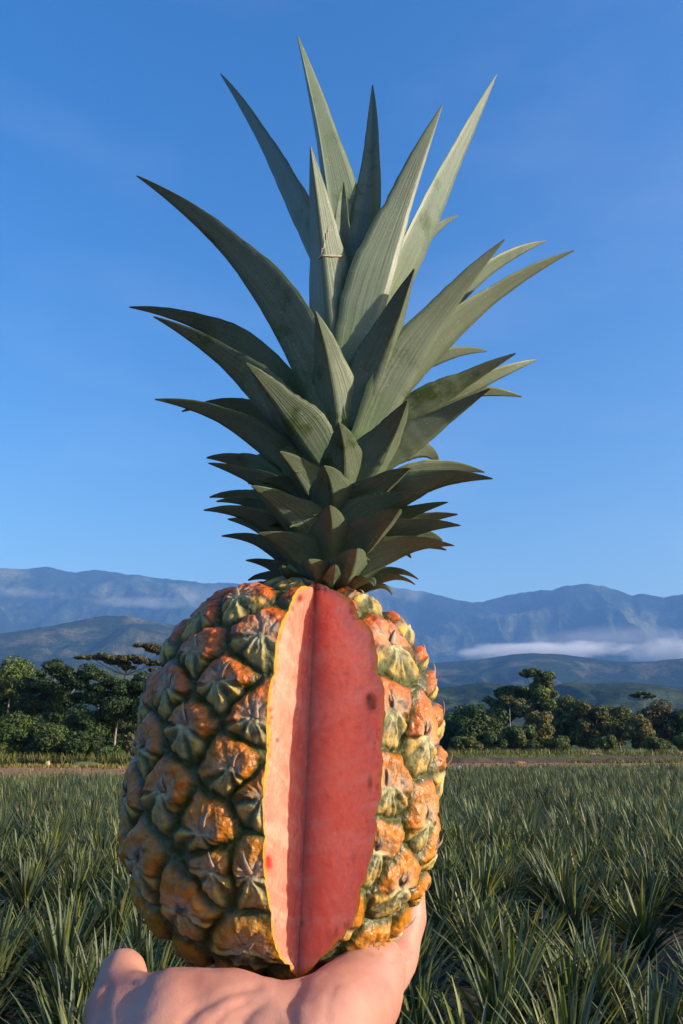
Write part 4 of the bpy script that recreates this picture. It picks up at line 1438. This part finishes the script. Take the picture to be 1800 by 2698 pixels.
def tree(px, top, width, d, crown_bot, mat, label, seed, name='tree', style='bushy', bark='bark', layers=None, nleaf=5200, group=None, lsize=None, base_px=None):
    r = np.random.default_rng(seed)
    g = ground_at(px if base_px is None else base_px, d)
    root = empty(name, (g[0], g[1], 0.0))
    tag(root, label, 'shrub' if name == 'shrub' else 'tree', group)
    H = CAM[2] + d * elev_tan(px, top)
    hb = max(0.0, CAM[2] + d * elev_tan(px, crown_bot))
    wid = width / F * d
    px2m = d / F
    cs, rs = [], []
    off = ground_at(px, d)[0] - g[0]
    if layers:
        for (lx, ly, lw, lh) in layers:
            cx = (lx - px) * px2m + off; cz = CAM[2] + d * elev_tan(lx, ly)
            nn = max(5, int(lw / max(lh, 9) * 1.8))
            for q in range(nn):
                u = (q + 0.5) / nn * 2 - 1
                w_ = lw * px2m * 0.5
                rad = lh * px2m * 0.5 * r.uniform(0.45, 1.1)
                cs.append((cx + u * w_ * 0.72, r.normal(0, w_ * 0.3), cz + r.normal(0, lh * px2m * 0.2) - 0.25 * abs(u) * rad))
                rs.append((max(rad * 1.2, w_ * r.uniform(.18, .42)), max(rad * 1.4, w_ * r.uniform(.25, .5)), rad * 0.8))
    else:
        nc = 40 if name == 'tree' else 22
        for q in range(nc):
            v = r.normal(0, 1, 3); v /= np.linalg.norm(v)
            rr5 = r.uniform(0.35, 0.85) ** 0.6
            cz = (H + hb) / 2 + v[2] * (H - hb) / 2 * rr5 * 0.82
            # taper the lower crown a little
            cs.append((off + v[0] * wid / 2 * rr5 * 0.85, v[1] * wid / 2 * rr5 * 0.85, cz))
            rad = wid * r.uniform(0.09, 0.22)
            rs.append((rad, rad, min(rad * 0.85, (H - hb) * 0.26)))
    nleaf = int(nleaf * 1.7)
    vol = np.array([a * b + b * c_ + a * c_ for a, b, c_ in rs]); vol = vol / vol.sum()
    counts = np.maximum(20, (vol * nleaf).astype(int))
    V, Fq, Cc = leaf_cloud(r, cs, rs, counts, lsize or max(0.12, 0.0024 * d))
    mesh_np('crown', V, Fq, mat, root, False, col=Cc)
    mb = MB()
    tr0 = max(0.05, H * (0.011 if width < 70 or bark == 'pale_bark' else 0.02))
    fork = np.array([off * 0.6, 0, lerp(hb, H, 0.25) if hb > 0.6 else H * 0.3])
    t = np.linspace(0, 1, 7)[:, None]
    wig = np.array([0.12, 0.1, 0]) * np.sin(t * 4 + seed)
    tube(mb, fork * t + wig * t * H * 0.15 - np.array([0, 0, 0.08]) * (1 - t), lerp(tr0, tr0 * 0.6, t[:, 0]), 8)
    for q in np.argsort([-c_[2] for c_ in cs])[:: max(1, len(cs) // 10)]:
        e = np.array(cs[q]); st = fork + (wig[-1] * H * 0.15)
        mid = st + (e - st) * 0.5 + np.array([0, 0, -0.06 * np.linalg.norm(e - st)])
        cur = (1 - t) ** 2 * st + 2 * t * (1 - t) * mid + t ** 2 * e
        tube(mb, cur, lerp(tr0 * (0.32 if layers else 0.5), tr0 * 0.1, t[:, 0]), 6)
    mb.build('trunk', M[bark], root)
    return root


GL = 'trees along the left edge of the field'
GR = 'trees along the right edge of the field'
tree(22, 1706, 150, 72, 1850, M['fol_light'], 'pale green feathery tree with light branches at the left edge of the photo', 21, group=GL, bark='pale_bark', nleaf=3800)
tree(150, 1735, 230, 68, 1900, M['fol_dark'], 'broad dark green tree rising in the middle of the left tree group', 22, group=GL, nleaf=7500,
     layers=[(130, 1752, 90, 36), (180, 1770, 120, 44), (110, 1800, 180, 60), (190, 1830, 170, 70), (120, 1860, 200, 60), (230, 1770, 90, 30)])
tree(320, 1690, 280, 64, 1800, M['fol_brown'], 'flat-topped umbrella tree with pale forked branches beside the fruit', 23, group=GL, bark='pale_bark', base_px=305, nleaf=6500,
     layers=[(212, 1722, 60, 8), (262, 1720, 100, 13), (298, 1738, 80, 16), (345, 1728, 90, 16), (380, 1694, 80, 12), (425, 1708, 110, 16), (400, 1742, 70, 9), (420, 1760, 80, 10), (330, 1752, 50, 10)])
tree(255, 1762, 160, 62.3, 1900, M['fol_dark'], 'layered dark tree under the flat-topped umbrella tree', 24, group=GL, nleaf=6000,
     layers=[(240, 1770, 90, 20), (290, 1795, 120, 26), (350, 1800, 110, 40), (250, 1830, 150, 60), (330, 1850, 160, 80), (380, 1790, 100, 40)])
tree(400, 1770, 220, 75, 2000, M['fol_dark'], 'dark shaded tree partly hidden by the left side of the pineapple', 25, group=GL, nleaf=6000)
tree(60, 1800, 190, 74, 2010, M['fol_dark'], 'dark tree with bare lower branches behind the bushes at far left', 26, group=GL, nleaf=5000)
tree(55, 1868, 170, 62, 2030, M['fol_mid'], 'dense green bush filling the lower left corner of the tree line', 27, 'shrub', group=GL, nleaf=6000)
tree(225, 1842, 130, 63, 1990, M['fol_mid'], 'mid green rounded bush in front of the dark trees, right of the broad tree', 28, 'shrub', group=GL, nleaf=4500)
tree(140, 1900, 150, 61, 2028, M['fol_mid'], 'wide leafy bush standing just above the tan stump', 29, 'shrub', group=GL, nleaf=5500)
tree(225, 1925, 110, 60.5, 2028, M['fol_dark'], 'dark leafy bush above the grassy mound', 30, 'shrub', group=GL, nleaf=4500)
tree(300, 1965, 90, 60, 2028, M['fol_mid'], 'low bright bush beside the thin pale trunk', 31, 'shrub', group=GL, nleaf=2600)
tree(12, 1945, 90, 60.5, 2030, M['fol_light'], 'light green low bush at the very left edge', 32, 'shrub', group=GL, nleaf=2600)
tree(346, 1930, 40, 61, 1985, M['fol_olive'], 'slim sapling with a thin pale trunk against dark shade', 33, group=GL, bark='pale_bark', nleaf=500)
tree(330, 1880, 150, 70, 2020, M['fol_dark'], 'dark bush deep in shade next to the pineapple', 34, 'shrub', group=GL, nleaf=5000)
for i, (p, tp) in enumerate(((520, 1760), (680, 1790), (850, 1800), (1020, 1830))):
    tree(p, tp, 240, 85, 2005, M['fol_dark'], 'dark tree standing behind the fruit', 35 + i, group='trees hidden behind the fruit', nleaf=4000)

tree(1180, 1880, 130, 108, 1995, M['fol_mid'], 'dark tree touching the right side of the pineapple', 41, group=GR, nleaf=6075)
tree(1258, 1852, 150, 104, 1995, M['fol_mid'], 'dark green round tree left of the pale-trunked tree', 42, group=GR, nleaf=7425)
tree(1325, 1800, 140, 122, 1960, M['fol_mid'], 'dark pointed tree behind the pale-trunked tree', 43, group=GR, nleaf=7425,
     layers=[(1345, 1815, 70, 36), (1325, 1840, 110, 46), (1310, 1880, 140, 60), (1300, 1930, 160, 70)])
tree(1415, 1752, 130, 120, 1880, M['fol_sun'], 'tallest tree on the right with a round tuft at its top', 44, group=GR, nleaf=7425,
     layers=[(1412, 1763, 52, 24), (1436, 1782, 46, 30), (1392, 1772, 26, 16), (1415, 1812, 100, 30), (1440, 1800, 60, 16), (1425, 1840, 120, 44), (1400, 1870, 100, 40)])
tree(1352, 1832, 66, 102, 1866, M['fol_olive'], 'small-crowned tree with a bare pale forked trunk', 45, group=GR, bark='pale_bark', nleaf=2025,
     layers=[(1340, 1838, 40, 14), (1365, 1846, 40, 16), (1350, 1850, 60, 14)], base_px=1340)
tree(1422, 1852, 84, 103, 1990, M['fol_yellow'], 'yellowish olive tree below the tallest tree', 46, group=GR, nleaf=5400)
tree(1375, 1905, 90, 101, 1992, M['fol_sun'], 'bright green bush right of the pale trunk', 47, 'shrub', group=GR, nleaf=5400)
tree(1302, 1915, 90, 101, 1995, M['fol_sun'], 'mid green bush left of the pale trunk', 48, 'shrub', group=GR, nleaf=5400)
tree(1500, 1824, 120, 110, 1985, M['fol_sun'], 'broad green tree right of the yellowish tree', 49, group=GR, nleaf=7425)
tree(1560, 1835, 110, 106, 1985, M['fol_olive'], 'olive tree with hanging foliage in the middle of the right tree line', 50, group=GR, nleaf=6750)
tree(1628, 1842, 110, 108, 1985, M['fol_sun'], 'dense green tree left of the thin umbrella tree', 51, group=GR, nleaf=6750)
tree(1680, 1868, 80, 104, 1985, M['fol_yellow'], 'golden olive tree under the thin umbrella tree', 52, group=GR, nleaf=4725)
tree(1700, 1816, 60, 118, 1850, M['fol_mid'], 'thin umbrella tree with a small flat crown above the others', 53, group=GR, nleaf=260,
     layers=[(1678, 1826, 30, 9), (1700, 1820, 50, 9), (1716, 1828, 34, 9)])
tree(1735, 1835, 140, 112, 1985, M['fol_brown'], 'brownish tree with a pale flat branch of dry leaves', 54, group=GR, nleaf=7425)
tree(1785, 1842, 80, 110, 1985, M['fol_mid'], 'dark green tree at the right edge of the photo', 55, group=GR, nleaf=5400)
tree(1850, 1850, 120, 110, 1985, M['fol_sun'], 'green tree just past the right edge', 56, group=GR, nleaf=4050)
tree(1600, 1930, 60, 100, 1988, M['fol_light'], 'light green low bush under the olive tree with hanging foliage', 57, 'shrub', group=GR, nleaf=2700)
tree(1795, 1925, 60, 101, 1984, M['fol_light'], 'light green bush above the orange mound at the right edge', 58, 'shrub', group=GR, nleaf=2700)
tree(1470, 1935, 70, 100, 1990, M['fol_sun'], 'low green bush right of the yellowish tree, above the grass', 59, 'shrub', group=GR, nleaf=3240)
tree(1225, 1940, 80, 100, 2000, M['fol_sun'], 'low dark green bush near the right side of the pineapple', 60, 'shrub', group=GR, nleaf=3240)
tree(1720, 1940, 70, 101, 1988, M['fol_sun'], 'low green bush below the brownish tree', 61, 'shrub', group=GR, nleaf=3240)

# grass along the tree lines and on the strip behind the bank
r = np.random.default_rng(77)
Vs, Fs, Cs, n = [], [], [], 0


def grass_patch(px0, px1, d0, d1, cnt, h0, tint):
    global n
    p = r.uniform(px0, px1, cnt); d = d0 + (d1 - d0) * r.uniform(0, 1, cnt)
    x = d * np.array([math.tan(azim(q)) for q in p])
    a = r.uniform(0, np.pi, cnt); hh = h0 * r.uniform(0.4, 1.3, cnt); w = 0.05 + 0.05 * r.random(cnt)
    c_, s_ = np.cos(a) * w, np.sin(a) * w
    ln = r.normal(0, 0.25, (cnt, 2)) * hh[:, None]
    z0 = np.full(cnt, -0.03)
    q = np.stack([np.stack([x - c_, d - s_, z0], -1), np.stack([x + c_, d + s_, z0], -1), np.stack([x + ln[:, 0], d + ln[:, 1], hh], -1)], 1)
    Vs.append(q.reshape(-1, 3)); Fs.append(np.arange(cnt * 3).reshape(-1, 3) + n); n += cnt * 3
    Cs.append(np.repeat(np.array(tint) * r.uniform(0.6, 1.4, (cnt, 1)), 3, axis=0))


grass_patch(-40, 380, 58, 61.5, 3500, 0.8, (1.1, 1.05, 0.8))
grass_patch(-40, 380, 54, 58, 1500, 0.25, (1.5, 1.1, 0.8))
grass_patch(-40, 380, 40, 54, 200, 0.2, (1.3, 1.0, 0.8))
grass_patch(1150, 1900, 45, 66, 1500, 0.18, (1.0, 0.85, 0.7))
grass_patch(1150, 1900, 68, 100, 16000, 0.35, (0.8, 0.95, 0.8))
grass_patch(1150, 1900, 94, 101, 4000, 0.8, (1.15, 1.05, 0.8))
grass_patch(1150, 1900, 67, 69, 1500, 0.3, (1.0, 0.9, 0.7))
tag(mesh_np('grass', np.concatenate(Vs), [np.concatenate(Fs)], M['grass'], None, False, col=np.concatenate(Cs)), kind='stuff')


# ------------------------------------------------------------------ small things at the field edge
def mound(px, py, w, h, mat, name, label, cat, seed, deep=0.6, d=None, sharp=1.0):
    if d is None:
        d = CAM[2] / -elev_tan(px, py)
    k_ = d / F
    bm = bmesh.new(); bmesh.ops.create_icosphere(bm, subdivisions=4, radius=1.0)
    P = np.array([v.co[:] for v in bm.verts]); Fq = np.array([[v.index for v in f.verts] for f in bm.faces]); bm.free()
    nn = fbm(P * 2.2 + seed * 3.3, 4, seed)
    Q = P * (0.75 + 0.5 * nn)[:, None]
    Q = np.sign(Q) * np.abs(Q) ** sharp
    Q = Q * np.array([w * k_ / 2, w * k_ / 2 * deep, h * k_])
    Q[:, 2] = np.maximum(Q[:, 2], -0.1)
    g = ground_at(px, d)
    o = mesh_np(name, Q, Fq, mat, None, True)
    o.location = (g[0], g[1], 0)
    return tag(o, label, cat)


mound(1550, 1988, 90, 10, M['mound_dirt'], 'dirt_mound', 'low orange dirt mound below the olive trees', 'mound', 3, d=96)
mound(1795, 1978, 100, 12, M['mound_dirt'], 'dirt_mound', 'bright orange dirt mound at the right edge below the trees', 'mound', 4, d=97)
mound(1362, 2006, 44, 8, M['dirt'], 'dirt_mound', 'small tan dirt heap in the gap of the shade-darkened earth bank', 'mound', 5, d=64.5)
mound(235, 2022, 100, 13, M['meadow'], 'grassy_mound', 'yellowish grassy mound beside the red dirt left of the pineapple', 'mound', 6, d=57)
mound(135, 2026, 13, 16, M['stump'], 'stump', 'small tan tree stump in front of the bushes', 'stump', 7, d=56.5, sharp=0.6)
mound(3, 2045, 11, 11, M['sack'], 'sack', 'white sack lying on the red dirt at the left edge', 'sack', 8, d=44, sharp=0.8)
mound(1207, 2026, 12, 9, M['sack'], 'sack', 'white sack lying on the dark dirt right of the pineapple', 'sack', 9, d=52, sharp=0.8)
